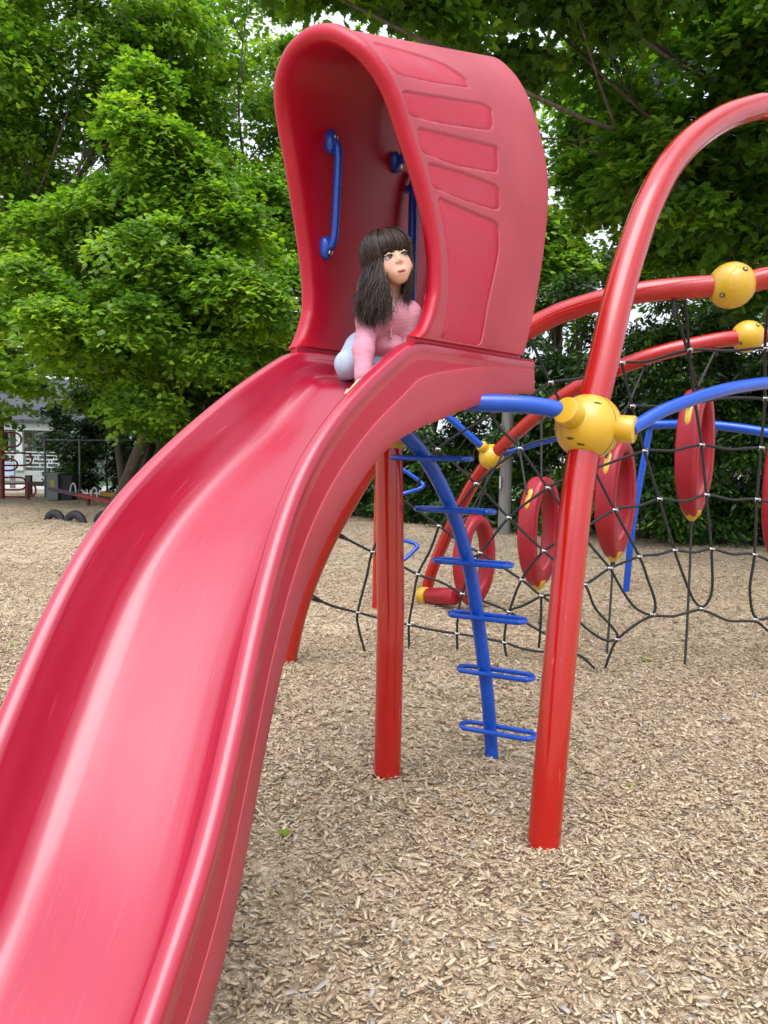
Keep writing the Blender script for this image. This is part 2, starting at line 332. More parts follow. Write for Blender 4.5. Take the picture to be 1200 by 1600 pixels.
# ------------------------------------------------------------------ slide
HD = R_(36.5)
C0 = np.array([-.152, 2.732])
EF = np.array([-math.sin(HD), -math.cos(HD)]); EN = np.array([math.cos(HD), -math.sin(HD)])   # downhill, viewer's right
def SP(a, f, z):
    q = C0+np.asarray(a)[..., None]*EN+np.asarray(f)[..., None]*EF
    return np.concatenate([q, np.broadcast_to(np.asarray(z, float), q.shape[:-1])[..., None]], -1)
slide_root = thing('playground_slide', (-.15, 2.73, 0), 'red plastic playground slide with a tall hood, girl crawling out of it', 'slide')
def mk_chute():
    K = np.array([[-.152, 2.732, 1.909], [-.351, 2.438, 1.686], [-.506, 2.156, 1.426], [-.577, 1.889, 1.149], [-.608, 1.662, .878], [-.632, 1.464, .661], [-.67, 1.325, .506]])
    Cn = natural(K, 73)
    tail = np.array([[-.69, 1.23, .42], [-.72, 1.1, .345], [-.76, .95, .30], [-.80, .80, .285]])
    low = spline(np.vstack([Cn[-6], Cn[-1], tail]), 33)[9:]
    Cn = np.vstack([Cn, low])
    T = np.gradient(Cn, axis=0)
    # blend heading at the seam to the hood's axis
    fs = np.linspace(-.95, -.03, 26)
    deck = SP(np.zeros_like(fs), fs, 1.909+.038*np.clip(-fs/.82, 0, 1.2))
    P = np.vstack([deck, Cn]); nd = len(deck)
    for _ in range(5):
        Q_ = P.copy(); Q_[nd-4:nd+5] = (P[nd-5:nd+4]+2*P[nd-4:nd+5]+P[nd-3:nd+6])/4; P = Q_
    for _ in range(40):
        Q_ = P.copy(); Q_[nd+46:nd+92] = (P[nd+45:nd+91]+2*P[nd+46:nd+92]+P[nd+47:nd+93])/4; P = Q_
    T = nrm(np.gradient(P, axis=0))
    # smooth the tangent across the crest
    for _ in range(26): T[1:-1] = nrm(T[:-2]+2*T[1:-1]+T[2:])
    hor = nrm(np.stack([T[:, 0], T[:, 1], 0*T[:, 0]], 1)); N = np.stack([-hor[:, 1], hor[:, 0], 0*hor[:, 0]], 1)
    U = np.cross(N, T); U *= np.sign(U[:, 2:3])
    k = len(P); s = np.r_[0, np.cumsum(np.linalg.norm(np.diff(P, axis=0), axis=1))]; s0 = s[nd]
    q = np.clip((s-s0)/.35, 0, 1); q = q*q*(3-2*q)
    dep = .118+(.172-.118)*q                                  # bed below the lip
    dk = np.clip((s0-s)/.8, 0, 1)
    drop = np.where(s < s0, (.315-.168*dk**.8), .30-.065*np.clip((s-s0)/.3, 0, 1))
    inn = np.where(s < s0, .070, .070-.018*np.clip((s-s0)/.3, 0, 1))
    gfr = np.interp(s-s0, [-.60, -.45, -.2, 0, .2, .4], [.27, .30, .36, .43, .52, .56])
    for _ in range(12):
        for arr in (drop, gfr, inn, dep): arr[1:-1] = (arr[:-2]+2*arr[1:-1]+arr[2:])/4
    V = []; UVs = []
    for i in range(k):
        D = dep[i]; d = drop[i]; li = .30-inn[i]; gf = gfr[i]
        half = [(0, -D), (.06, -D+.0003), (.12, -D+.001), (.155, -D+.004), (.176, -D+.011), (.192, -D+.024), (.204, -D+.044), (li-.024, -D*.46), (li-.012, -D*.22), (li-.005, -.022), (li-.0015, -.007), (li+.005, -.0015), (li+.014, .003),
                (li+(.3-li)*.5, .006), (.3-.014, .003), (.3-.005, -.003), (.3-.001, -.010), (.300, -.02), (.298, -.034), (.297, -.040), (.2965, -.06), (.296, -d*(gf-.04)), (.2955, -d*gf), (.2978, -d*(gf+.012)), (.2987, -d*(gf+.024)), (.2995, -d*(gf+.08)), (.300, -d*.8), (.300, -d+.008), (.296, -d),
                (.288, -d-.001), (.280, -d+.01), (.276, -d*.7), (.27, min(-.05, -D*.5)), (.215, -D-.005), (.15, -D-.02), (0, -D-.022)]
        pts = [(-a, b) for a, b in half[::-1]][:-1]+half
        for a, b in pts: V.append(P[i]+N[i]*a+U[i]*b); UVs.append((a, s[i]))
    m = len(pts); F = [];  mi = []
    lab = []
    nh = len(half)
    for j in range(m):
        jj = j if j < m-1 else j
        lab.append(0)
    for i in range(k-1):
        for j in range(m):
            j2 = (j+1) % m
            F.append([i*m+j, i*m+j2, (i+1)*m+j2, (i+1)*m+j])
            h = (j-(nh-1)) if j >= nh-1 else (nh-2-j)
            mi.append(0 if h < 18 else 2 if h == 22 else 1 if (h < 20 or h >= 24) else 3)
    F.append(list(range(m))); mi.append(1); F.append([(k-1)*m+j for j in range(m)][::-1]); mi.append(1)
    me = raw_mesh('chute', V, F)
    o = link('chute', me, [M['slide'], M['weathered'], M['groove'], M['panel']], slide_root, angle=50)
    me.polygons.foreach_set('material_index', np.array(mi, np.int32)); add_uv(me, UVs); me.update()
    return o
mk_chute()
# hood: a shell lofted from the front rim curve to the back edge
ZT = [1.919, 1.95, 2.0, 2.05, 2.1, 2.2, 2.3, 2.4, 2.5, 2.6, 2.7, 2.77, 2.83, 2.88, 2.905, 2.915]
FF = [-.006, -.039, -.069, -.088, -.100, -.095, -.072, -.037, .007, .055, .106, .150, .190, .216, .225, .228]
WF = [.306, .312, .314, .315, .316, .317, .313, .304, .290, .273, .257, .233, .190, .126, .067, 0]
ZB = [1.957, 1.98, 2.02, 2.06, 2.1, 2.2, 2.32, 2.45, 2.60, 2.76, 2.92, 3.05, 3.17, 3.26, 3.31, 3.325]
FB = [-.815, -.828, -.842, -.856, -.874, -.91, -.945, -.98, -1.01, -1.02, -.99, -.965, -.95, -.945, -.94, -.94]
WB = [.312, .314, .316, .317, .317, .318, .318, .316, .311, .303, .280, .245, .190, .120, .06, 0]
def full(W_, F_, Z_):
    a = np.r_[np.array(W_), -np.array(W_[:-1])[::-1]]; return np.stack([a, np.r_[F_, F_[:-1][::-1]], np.r_[Z_, Z_[:-1][::-1]]], 1)
fr = spline(full(WF, FF, ZT), 121); bk = spline(full(WB, FB, ZB), 121)     # viewer right foot -> apex -> viewer left foot (a, f, z)
def hood_surf(u, v, off=0.0):
    """u in 0..1 front->back, v index 0..120 ; outward offset off"""
    fr_i = np.stack([np.interp(v, np.arange(121), fr[:, q]) for q in range(3)], -1)
    bk_i = np.stack([np.interp(v, np.arange(121), bk[:, q]) for q in range(3)], -1)
    p = fr_i*(1-u)[..., None]+bk_i*u[..., None]
    # outward normal in the a-z section
    d1 = np.stack([np.interp(np.clip(v+1, 0, 120), np.arange(121), fr[:, q]) for q in range(3)], -1)-np.stack([np.interp(np.clip(v-1, 0, 120), np.arange(121), fr[:, q]) for q in range(3)], -1)
    n = np.stack([d1[..., 2], 0*d1[..., 0], -d1[..., 0]], -1); n = nrm(n)
    return p+n*np.asarray(off)[..., None]
def to_world(p): return SP(p[..., 0], p[..., 1], p[..., 2])
PAN = [[(580, 63), (615, 114), (676, 127), (736, 137), (728, 122), (693, 99), (640, 80)],
       [(629, 139), (690, 149), (756, 160), (768, 172), (772, 196), (768, 203), (700, 192), (641, 179)],
       [(650, 200), (712, 213), (777, 227), (780, 235), (780, 264), (777, 271), (716, 257), (660, 238)],
       [(667, 255), (722, 270), (777, 288), (781, 296), (781, 326), (776, 331), (726, 314), (677, 292)],
       [(682, 308), (730, 325), (777, 344), (781, 352), (780, 392), (771, 440), (762, 480), (750, 541), (716, 534), (688, 526), (698, 490), (701, 458), (696, 384)]]
# recessed panels on both flanks; outlines in (u along the depth, v along the arch), found from sight lines on the right flank
def flank_uv(px, py):
    best = None
    us = np.linspace(0, 1, 121); vs = np.arange(0, 62, .5)
    U, Vv = np.meshgrid(us, vs); P = to_world(hood_surf(U, Vv)).reshape(-1, 3)
    d = P[:, 1]*cP-(P[:, 2]-CAMH)*sP; b = (P[:, 1]*sP+(P[:, 2]-CAMH)*cP)/d; a = P[:, 0]/d
    X = 600+FOC*(a*cR+b*sR); Y = 800-FOC*(-a*sR+b*cR)
    i = np.argmin((X-px)**2+(Y-py)**2); return U.ravel()[i], Vv.ravel()[i]
def panel_outline(pts):
    uv = np.array([flank_uv(*p) for p in pts]); Q = []; n = len(uv)
    for i in range(n):                                   # round the corners
        a, b, c = uv[i-1], uv[i], uv[(i+1) % n]
        for t in (.22, .1): Q.append(b+(a-b)*t)
        Q.append(b*.9+(a+c)*.05)
        for t in (.1, .22): Q.append(b+(c-b)*t)
    Q2 = []
    for i in range(len(Q)):
        a, b = Q[i], Q[(i+1) % len(Q)]; m_ = max(1, int(np.linalg.norm((b-a)*np.array([1, .025]))/.03))
        for t in range(m_): Q2.append(a+(b-a)*t/m_)
    return np.array(Q2)
MET = np.array([.98, .0215])                              # metres per unit of u and v
OUTL = [panel_outline(p) for p in PAN]
def sdf_poly(P, Q):
    """signed distance in metres, negative inside"""
    P = P*MET; Q = Q*MET; d = np.full(len(P), 9.); ins = np.zeros(len(P), bool)
    for a, b in zip(Q, np.roll(Q, -1, 0)):
        ab = b-a; t = np.clip(((P-a)@ab)/max(ab@ab, 1e-12), 0, 1); d = np.minimum(d, np.linalg.norm(P-a-t[:, None]*ab, axis=1))
        c = (a[1] > P[:, 1]) != (b[1] > P[:, 1]); x = a[0]+(P[:, 1]-a[1])/(b[1]-a[1]+1e-15)*ab[0]; ins ^= c & (P[:, 0] < x)
    return np.where(ins, -d, d)
def recess(u, v):
    vm = np.where(v > 60, 120-v, v); P = np.stack([u, vm], 1); o = np.zeros(len(P))
    for Q in OUTL: s = sdf_poly(P, Q); t = np.clip(.5-s/.0045, 0, 1); o = np.maximum(o, t*t*(3-2*t))
    return -.0065*o
def mk_hood():
    NV = 721; v = np.linspace(0, 120, NV)
    prof = [(1.0, -.012), (.998, -.003), (.99, 0)]+[(u, 0) for u in np.linspace(.98, .055, 260)]+[(.05, .0), (.036, .001), (.032, .007), (.024, .010), (.012, .008), (.004, .001), (0, -.010), (.0, -.022), (.004, -.034), (.012, -.043), (.024, -.05), (.04, -.054), (.07, -.058), (.15, -.06), (.3, -.06), (.5, -.058), (.7, -.055), (.9, -.05), (.99, -.04), (1.0, -.028)]
    V = []
    for (u, off) in prof:
        r = recess(np.full(NV, u), v) if .04 < u < .985 and off == 0 else 0
        V.append(to_world(hood_surf(np.full(NV, u), v, np.full(NV, off)+r)))
    V = np.array(V); k = len(prof); F = []; mi = []
    for i in range(k):
        i2 = (i+1) % k
        F += [[i*NV+j, i*NV+j+1, i2*NV+j+1, i2*NV+j] for j in range(NV-1)]; mi += [1 if i < 265 else 0]*(NV-1)
    nb0 = k*NV; us_ = np.linspace(.012, 1, 24)
    for e in (0, 120):
        for off, dz in ((-.016, .0), (-.016, -.035), (-.05, -.035), (-.05, .0)):
            q = to_world(hood_surf(us_, np.full(24, float(e)), np.full(24, off))); q[:, 2] += dz; V = np.vstack([V.reshape(-1, 3), q])
        for l in range(3):
            for j in range(23): F.append([nb0+l*24+j, nb0+l*24+j+1, nb0+(l+1)*24+j+1, nb0+(l+1)*24+j]); mi.append(0)
        F.append([nb0, nb0+24, nb0+48, nb0+72]); mi.append(0)
        nb0 += 96
    for e in (0, NV-1): F.append([i*NV+e for i in range(k)][::(-1 if e == 0 else 1)]); mi.append(0)
    me = raw_mesh('hood', V.reshape(-1, 3), F)
    o = link('hood', me, [M['hood'], M['weathered']], slide_root, angle=60)
    me.polygons.foreach_set('material_index', np.array(mi, np.int32)); me.update()
    return o
hood = mk_hood()
def mk_panel(Q, side):
    mirror = lambda q: q if side > 0 else np.stack([q[:, 0], 120-q[:, 1]], 1)
    ctr = Q.mean(0); dd = nrm((ctr-Q)*MET)/MET
    loops = [Q+dd*.0038, Q+dd*.006]+[(Q+dd*.006-ctr)*s_+ctr for s_ in (.8, .6, .4, .2)]
    V = np.vstack([to_world(hood_surf(mirror(q)[:, 0], mirror(q)[:, 1], np.full(len(q), -.0060 if l == 0 else -.0048))) for l, q in enumerate(loops)]+[to_world(hood_surf(mirror(ctr[None])[:, 0], mirror(ctr[None])[:, 1], np.array([-.0048])))])
    m = len(Q); F = []
    for l in range(len(loops)-1):
        for j in range(m): F.append([l*m+j, l*m+(j+1) % m, (l+1)*m+(j+1) % m, (l+1)*m+j])
    for j in range(m): F.append([(len(loops)-1)*m+j, (len(loops)-1)*m+(j+1) % m, len(loops)*m])
    link('side_panel', raw_mesh('side_panel', V, F), M['panel'], hood, angle=60)
for p_ in OUTL:
    mk_panel(p_, 1)
    mk_panel(p_, -1)
# grab handles on the hood's inner left wall
def inner_wall(px, py):
    U, Vv = np.meshgrid(np.linspace(.05, 1, 140), np.arange(70, 120, .5)); P = to_world(hood_surf(U, Vv, np.full(U.shape, -.058)))
    P = P.reshape(-1, 3); d = P[:, 1]*cP-(P[:, 2]-CAMH)*sP; b = (P[:, 1]*sP+(P[:, 2]-CAMH)*cP)/d; a = P[:, 0]/d
    return P[np.argmin((600+FOC*(a*cR+b*sR)-px)**2+(800-FOC*(-a*sR+b*cR)-py)**2)]
def mk_handle(a, b, std=.05):
    nin = np.r_[EN, -.15]*1.0; h = MB()
    P = spline(np.array([a-nin*.005, a+nin*std*.5+(b-a)*.008, a+nin*std+(b-a)*.09, a+nin*(std+.003)+(b-a)*.5, b+nin*std-(b-a)*.09, b+nin*std*.5-(b-a)*.008, b-nin*.005]), 50)
    h.tube(P, .0155, 14)
    for p in (a, b):
        u = nrm(b-a); pth = np.array([p-u*.042, p-u*.03, p-u*.008, p+u*.012, p+u*.03, p+u*.042])+nin*.008
        h.tube(pth, [.012, .024, .028, .028, .024, .012], 14)
    o = h.build('grab_handle', M['blue'], slide_root)
    for p, sg in ((a, -1), (b, 1)):
        u = nrm(b-a)*sg; MB().rcyl(p+nin*.024+u*.018, p+nin*.040+u*.018, .010, 12, .003).build('bolt', M['steel'], o)
mk_handle(inner_wall(514, 222), inner_wall(507, 386))
mk_handle(inner_wall(622, 120), inner_wall(616, 252))
gr_ = SP(np.array([-.2, -.2, -.2, -.2, -.2]), np.array([-.70, -.70, -.70, -.70, -.72]), np.array([1.80, 2.1, 2.5, 2.72, 2.79]))
gro = MB().tube(spline(gr_, 40), .022, 12).build('grab_rail', M['blue'], slide_root)
hl_ = SP(np.array([-.2, -.25, -.285, -.285, -.25, -.2]), np.array([-.70, -.70, -.70, -.70, -.70, -.70]), np.array([2.73, 2.71, 2.65, 2.45, 2.40, 2.37]))
MB().tube(spline(hl_, 30), .0145, 10).build('grip_loop', M['blue'], gro)
for a_, f_ in ((-.262, -.045), (.262, -.045)):
    p = SP(np.array(a_), np.array(f_), 1.90); s_ = np.sign(a_); n_ = -np.r_[EN, 0]*s_
    o = MB().rcyl(p-n_*.01, p+n_*.016, .012, 14, .004).build('bolt', M['steel'], slide_root)

# ------------------------------------------------------------------ pipes, balls, posts
def ball_joint(parent, c, axis, r=.133, caps=(), name='ball_joint', seam=False):
    axis = nrm(np.asarray(axis, float)); mb = MB(); t = np.linspace(0, PI, 21)
    # ball truncated where the pipe enters, with a fine seam round the equator along the pipe
    zc = np.cos(t); keep = np.abs(zc) < .86
    zz = np.r_[.87, .868, zc[keep], -.868, -.87]; rr = np.r_[.44, .485, np.sin(t)[keep], .485, .44]
    mb.tube(np.array([c+axis*r*q for q in zz]), rr*r, 32)
    o = mb.build(name, M['yellow'], parent, angle=50)
    sref = nrm(np.cross(axis, (0, .3, 1)))
    q = np.linspace(0, 2*PI, 48, endpoint=False); pr = c+r*1.0003*(axis*np.cos(q)[:, None]*.0+sref*np.cos(q)[:, None]+np.cross(axis, sref)*np.sin(q)[:, None])
    if seam: MB().tube(pr, .0011, 5, closed=True).build('seam', M['hole'], o)
    for d in caps:
        d = nrm(np.asarray(d, float)); k = MB()
        k.rcyl(c+d*r*.86, c+d*(r+.055), .056, 28, .008)
        k.build('socket_cap', M['yellow'], o)
    return o
def bolt_on(parent, c, d, r, name='bolt'):
    d = nrm(np.asarray(d, float)); k = MB(); k.rcyl(c+d*(r-.014), c+d*(r+.0035), .016, 14, .003, 0)
    k.rcyl(c+d*(r), c+d*(r+.006), .008, 10, .002, 1)
    k.build(name, [M['hole'], M['steel']], parent)
def pts(L_): return np.array([at(*p) for p in L_])
G_ARCH = 'red pipe arches of the climbing dome'
RP = .0645
# front arch
ar = thing('climbing_arch', ground_at(847, 1320), 'tall red pipe arch nearest the camera with a big yellow ball joint', 'climbing arch', G_ARCH)
P = np.vstack([pts([(846.5, 1345, 2.79), (873, 1050, 2.88), (893, 850, 2.96), (905, 750, 3.02), (921, 660, 3.07), (943, 565, 3.12), (962, 480, 3.18), (987, 392, 3.27), (1017, 312, 3.38), (1054, 248, 3.52), (1103, 202, 3.70), (1160, 174, 3.90), (1220, 170, 4.1)]),
               [(2.72, 4.45, 3.42), (3.2, 4.85, 2.95), (3.6, 5.15, 2.0), (3.85, 5.4, .8), (3.9, 5.45, -.1)]])
P[0][2] = -.08
path0 = spline(P, 120)
MB().tube(path0, RP, 28).build('pipe', M['pipe'], ar)
b0 = at(919, 667, 3.07); axis0 = at(943, 565, 3.12)-at(905, 750, 3.02)
capR = at(985, 671, 2.98)-b0; capL = at(893, 648, 2.98)-b0
bj = ball_joint(ar, b0, axis0, .136, caps=(capR, capL))
q = np.linspace(-1.0, 2.1, 40); n_ = nrm(np.array([1, .75, .0])); n_ = nrm(n_-0*n_); a_ = nrm(axis0-n_*np.dot(axis0, n_)); b_ = np.cross(n_, a_)
MB().tube(b0+.1362*(a_*np.cos(np.linspace(0, 2*PI, 60))[:, None]+b_*np.sin(np.linspace(0, 2*PI, 60))[:, None]), .0011, 5).build('seam', M['hole'], bj)
bjl = nrm(axis0)
for px, py in ((937, 622), (878, 693), (905, 700)):
    d = at(px, py, 2.95)-b0; d = nrm(d); k = MB(); sx_ = nrm(np.cross(d, bjl)); ff = np.stack([sx_, np.cross(d, sx_), d], 1)
    k.ball(b0+d*.1275, (.024, .010, .010), 16, 10, mtx=ff); k.build('bolt_recess', M['hole'], bj)
# upper arch
ar1 = thing('climbing_arch', ground_at(452, 1033), 'red pipe arch from behind the slide carrying the higher crest ball', 'climbing arch', G_ARCH)
P = np.vstack([pts([(447, 1052, 5.36), (456, 1000, 5.34), (470, 945, 5.32), (496, 877, 5.28), (535, 800, 5.2), (606, 690, 5.05), (706, 590, 4.9), (830, 512, 4.75), (900, 481, 4.65), (1000, 457, 4.5), (1143, 446, 4.4), (1250, 450, 4.4)]),
               [(3.6, 4.9, 2.0), (4.2, 5.5, 1.2), (4.5, 5.9, 0), (4.52, 5.92, -.1)]]); P[0][2] = -.06
MB().tube(spline(P, 110), RP, 24).build('pipe', M['pipe'], ar1)
c1 = at(1143, 446, 4.4); ax1 = at(1200, 445, 4.4)-at(1080, 449, 4.44)
bj1 = ball_joint(ar1, c1, ax1, .133)
for px, py in ((1164, 421), (1121, 469)): bolt_on(bj1, c1, at(px, py, 4.29)-c1, .133)
# back arch
ar2 = thing('climbing_arch', ground_at(664, 932), 'farthest red pipe arch with yellow balls low on its leg and at its crest', 'climbing arch', G_ARCH)
P = np.vstack([pts([(662, 945, 8.1), (674, 895, 8.02), (696, 842, 7.9), (732, 768, 7.6), (768, 716, 7.35), (830, 657, 6.9), (900, 607, 6.5), (1000, 562, 6.2), (1080, 540, 6.1), (1168, 527, 6.1), (1300, 530, 6.2)]),
               [(4.6, 6.8, 1.9), (5.1, 7.2, 0), (5.12, 7.2, -.1)]]); P[0][2] = -.06
MB().tube(spline(P, 90), RP, 20).build('pipe', M['pipe'], ar2)
c2 = at(768, 714, 7.35); ball_joint(ar2, c2, at(800, 683, 7.1)-at(740, 755, 7.5), .128, caps=(at(752, 696, 7.28)-c2,))
c3 = at(1168, 526, 6.1); ax3 = at(1230, 524, 6.1)-at(1110, 534, 6.1)
bj3 = ball_joint(ar2, c3, ax3, .130)
for px, py in ((1185, 507), (1150, 541)): bolt_on(bj3, c3, at(px, py, 5.99)-c3, .130)
# straight posts
po = thing('support_post', ground_at(605, 1210), 'straight red pipe post under the slide deck with a yellow ball on top', 'post', 'straight red posts')
g = ground_at(605, 1210); top = at(607, 700, g[1])
MB().tube(np.array([[g[0], g[1], -.1], g*[1, 1, 0]+[0, 0, .8], [top[0], g[1], 1.58]]), RP, 28).build('pipe', M['pipe'], po)
cb = np.array([top[0]+.005, g[1], 1.63]); ball_joint(po, cb, (0, 0, 1), .10)
pb = thing('support_post', ground_at(591, 950), 'thin looking red post farther back behind the straight post, blue chevron rungs on it', 'post', 'straight red posts')
g = ground_at(591, 950)
MB().tube(np.array([[g[0], g[1], -.1], [g[0], g[1], 1], [g[0]+.01, g[1], 2.3]]), RP, 20).build('pipe', M['pipe'], pb)
for (ya, yb, yc, xt) in ((733, 758, 772, 661), (843, 855, 876, 652)):
    q = pts([(594, ya-14, g[1]-.02), (628, ya, g[1]-.02), (xt-5, yb-6, g[1]-.02), (xt, yb, g[1]-.04), (xt-5, yb+5, g[1]-.05), (628, yc, g[1]-.12), (594, yc+9, g[1]-.1)])
    MB().tube(spline(q, 40), .02, 10).build('rung', M['blue'], pb)

# ------------------------------------------------------------------ loop ladder
la = thing('loop_ladder', ground_at(768, 1175), 'curved blue pole ladder with flat loop rungs rising to the slide deck', 'ladder')
poleL = [(769.5, 1190, 3.73), (768, 1172, 3.73), (762, 1090, 3.70), (751, 1000, 3.67), (736, 900, 3.60), (716, 825, 3.53), (692, 765, 3.46), (664, 715, 3.38), (640, 685, 3.31), (622, 668, 3.26)]
pp = pts(poleL); pp[0][2] = -.08
lp = spline(pp, 80); MB().tube(lp, .034, 22).build('pole', M['blue'], la)
la_dir = np.array([.90, -.42, 0]); la_dir /= np.linalg.norm(la_dir); la_n = np.array([.42, .90, 0]); la_n /= np.linalg.norm(la_n)
for (cx, cy) in ((672, 716), (710, 797), (738, 879), (761, 964), (774, 1051), (777, 1141)):
    i = np.argmin([abs(((at(cx, cy, q[1])-q)[2])) for q in lp]); yy = lp[i][1]-.03
    c = at(cx, cy, yy); hl, hw = .155, .052; q = []
    for t in np.linspace(-PI/2, PI/2, 9): q.append(c+la_dir*(hl-hw*0+hw*math.cos(t)-0.015)+la_n*hw*math.sin(t))
    for t in np.linspace(PI/2, 3*PI/2, 9): q.append(c+la_dir*(-hl+hw*math.cos(t)+.015)+la_n*hw*math.sin(t))
    q = np.array(q); MB().tube(spline(q, 64, True), .0125, 10, closed=True).build('rung', M['blue'], la)
# ------------------------------------------------------------------ blue bars
def bar(path, r, label, n=50):
    p = spline(path, n); o = MB().tube(p, r, 18).build('blue_bar', M['blue'], None, loc=p[0]); return setp(o, label, 'bar', 'blue connecting bars')
bar(np.vstack([at(690, 619, 3.06), at(722, 626, 3.0), at(745, 629, 2.97), at(800, 631, 2.97), at(850, 636, 2.98), at(898, 648, 2.99)]), .036, 'thick blue bar joining the slide underside to the big yellow ball')
bar(np.vstack([at(986, 671, 2.98), at(997, 664, 3.0), at(1040, 640, 3.06), at(1110, 615, 3.18), at(1170, 602, 3.33), at(1230, 597, 3.5), at(1330, 600, 3.9)]), .028, 'slim blue bar curving right from the side cap of the big yellow ball')
bar(np.vstack([at(640, 590, 7.1), at(680, 634, 7.15), at(715, 664, 7.2), at(751, 696, 7.27)]), .034, 'thin blue bar slanting from behind the slide down to the small yellow ball')
bar(np.vstack([at(772, 716, 7.33), at(800, 706, 7.3), at(850, 690, 7.2), at(905, 679, 7.1), at(960, 674, 7.0)]), .028, 'thin blue bar running right from the small yellow ball behind the net')
bb = thing('handrail', ground_at(977, 925), 'blue freestanding rail with one slanted leg standing behind the net', 'rail')
MB().tube(spline(np.vstack([at(1006, 664, 8.4), at(1040, 663, 8.3), at(1100, 663, 8.1), at(1200, 676, 7.8), at(1330, 705, 7.4)]), 40), .05, 16).build('top_rail', M['blue'], bb)
q = pts([(1016, 666, 8.4), (1003, 735, 8.45), (988, 825, 8.5), (977, 935, 8.6)]); MB().tube(spline(q, 30), .038, 14).build('leg', M['blue'], bb)

# ------------------------------------------------------------------ net
net = thing('climbing_net', ground_at(790, 1026), 'black rope net with silver clamps stretched below the upper red arch', 'climbing net')
def dn(px, py):
    return float(np.interp(py, [470, 560, 640, 720, 800, 870, 960, 1050], [4.55, 4.85, 4.95, 5.02, 5.08, 5.14, 5.25, 5.36])+np.interp(px, [480, 640, 800, 900], [.28, .40, .22, 0])*np.interp(py, [600, 850], [.0, 1]))
def netp(p):
    return at(p[0], p[1], p[2] if len(p) > 2 else dn(*p))
TW = 2*PI/.033/3
def rope(P_, parent, name='rope', r=.0095, samples=None):
    L = np.linalg.norm(np.diff(P_, axis=0), axis=1).sum(); n = max(8, int(L/.014)); S = spline(P_, n)
    return MB().tube(S, r, 9, twist=TW).build(name, M['rope'], parent, angle=180)
rows = [
 [(650, 762), (684, 702), (762, 652), (827, 620), (860, 598), (911, 590), (971.6, 567.6), (1010, 564.5), (1077, 547), (1140, 548), (1200, 543), (1260, 545)],
 [(600, 870), (686, 822), (720, 787), (744, 756), (812.5, 701), (870, 682), (930, 662), (970, 645), (987.7, 635), (1060, 634), (1130, 622.5), (1195, 623), (1260, 630)],
 [(640, 940), (725, 870), (750, 864), (795, 809), (856, 762.5), (900, 742), (940, 728), (1007, 705), (1050, 704), (1096, 695.4), (1140, 702), (1189, 700), (1250, 708)],
 [(795, 956), (815, 906), (850, 861), (905, 830), (960.6, 797), (1000, 790), (1030, 780), (1070, 783), (1103.6, 773.4), (1145, 781), (1182.7, 780.5), (1250, 796)],
 [(846, 931), (880, 926), (913.8, 913.5), (953.5, 888), (999, 870), (1030, 866), (1054, 860), (1085, 863), (1112, 858), (1145, 866), (1178.8, 866.8), (1235, 892)],
]
rows[2] = rows[2][1:]; rows[1] = rows[1][1:]
cols = [
 [(1069, 468), (1074, 510), (1076.7, 547), (1085, 620), (1096, 695.4), (1103.6, 773.4), (1111.7, 858)],
 [(971, 566), (987.7, 635), (1007, 705), (1030, 780), (1054, 860), (1070, 905), (1083, 936), (1096, 948), (1107, 939), (1113, 915), (1111.7, 858)],
 [(828, 528), (860, 598), (900, 672), (933, 743), (960.6, 797), (999, 870), (1012, 905), (1023, 938), (1022, 957), (1010, 959), (990, 947), (970, 918), (953.5, 888)],
 [(765, 640), (780, 668), (812.5, 701), (856, 762.5), (890, 808), (919.5, 848), (953.5, 888)],
 [(652, 675), (684, 702), (744, 756), (795, 809), (850, 861), (885, 892), (913.8, 913.5), (930, 950), (955, 978), (965, 993), (960, 1000), (945, 1000), (920, 985), (896, 962)],
 [(620, 775), (686, 822), (725, 852), (750, 864), (815, 906), (846, 931), (896, 962)],
 [(1200, 480), (1195, 545), (1195, 623), (1189, 700), (1182.7, 780.5), (1178.8, 866.8), (1172, 915), (1174, 948), (1181, 965), (1195, 967), (1215, 955), (1228, 900)],
 [(525, 834, 5.27), (553, 848, 5.4), (581.7, 862.5), (620, 880), (653, 897.7), (690, 910), (722, 928), (760, 941), (795, 956), (842, 985), (880, 1003)],
 [(485.6, 932, 5.31), (520, 947, 5.45), (559, 957), (600, 968), (639, 976), (675, 984), (714, 990), (750, 996), (788, 1004), (815, 1013), (842, 1018), (900, 1022), (932, 1047)],
 [(600, 826), (581.7, 862.5), (573, 900), (559, 957), (560, 980), (570, 1018)],
 [(686, 822), (672, 860), (653, 897.7), (645, 940), (639, 976), (639.5, 1018)],
 [(750, 864), (735, 895), (722, 928), (716, 960), (714, 990), (715, 1022)],
 [(846, 931), (820, 945), (795, 956), (790, 980), (788, 1004), (792, 1029)],
 [(943.6, 1050), (952, 1025), (963.4, 1001), (990, 978), (1018.7, 963), (1050, 963), (1075, 957), (1095, 953), (1115, 960), (1140, 970), (1180, 971.5), (1200, 985), (1240, 1010)],
 [(846, 931), (845, 970), (842, 1012)],
]
for L_ in rows+cols: rope(np.array([netp(p) for p in L_]), net)
nodes = [(1077, 547), (860, 598), (1195, 545), (971.6, 567.6), (684, 702), (812.5, 701), (744, 756), (987.7, 635), (1195, 623), (856, 762.5), (795, 809), (1007, 705), (1096, 695.4), (1189, 700), (750, 864), (850, 861),
         (960.6, 797), (1030, 780), (1103.6, 773.4), (1182.7, 780.5), (913.8, 913.5), (953.5, 888), (999, 870), (1054, 860), (1112, 858), (1178.8, 866.8), (686, 822), (815, 906), (846, 931), (581.7, 862.5), (653, 897.7), (722, 928), (795, 956),
         (559, 957), (639, 976), (714, 990), (788, 1004), (963.4, 999), (1018.7, 960), (1096, 951), (1180, 968)]
cl_me = None
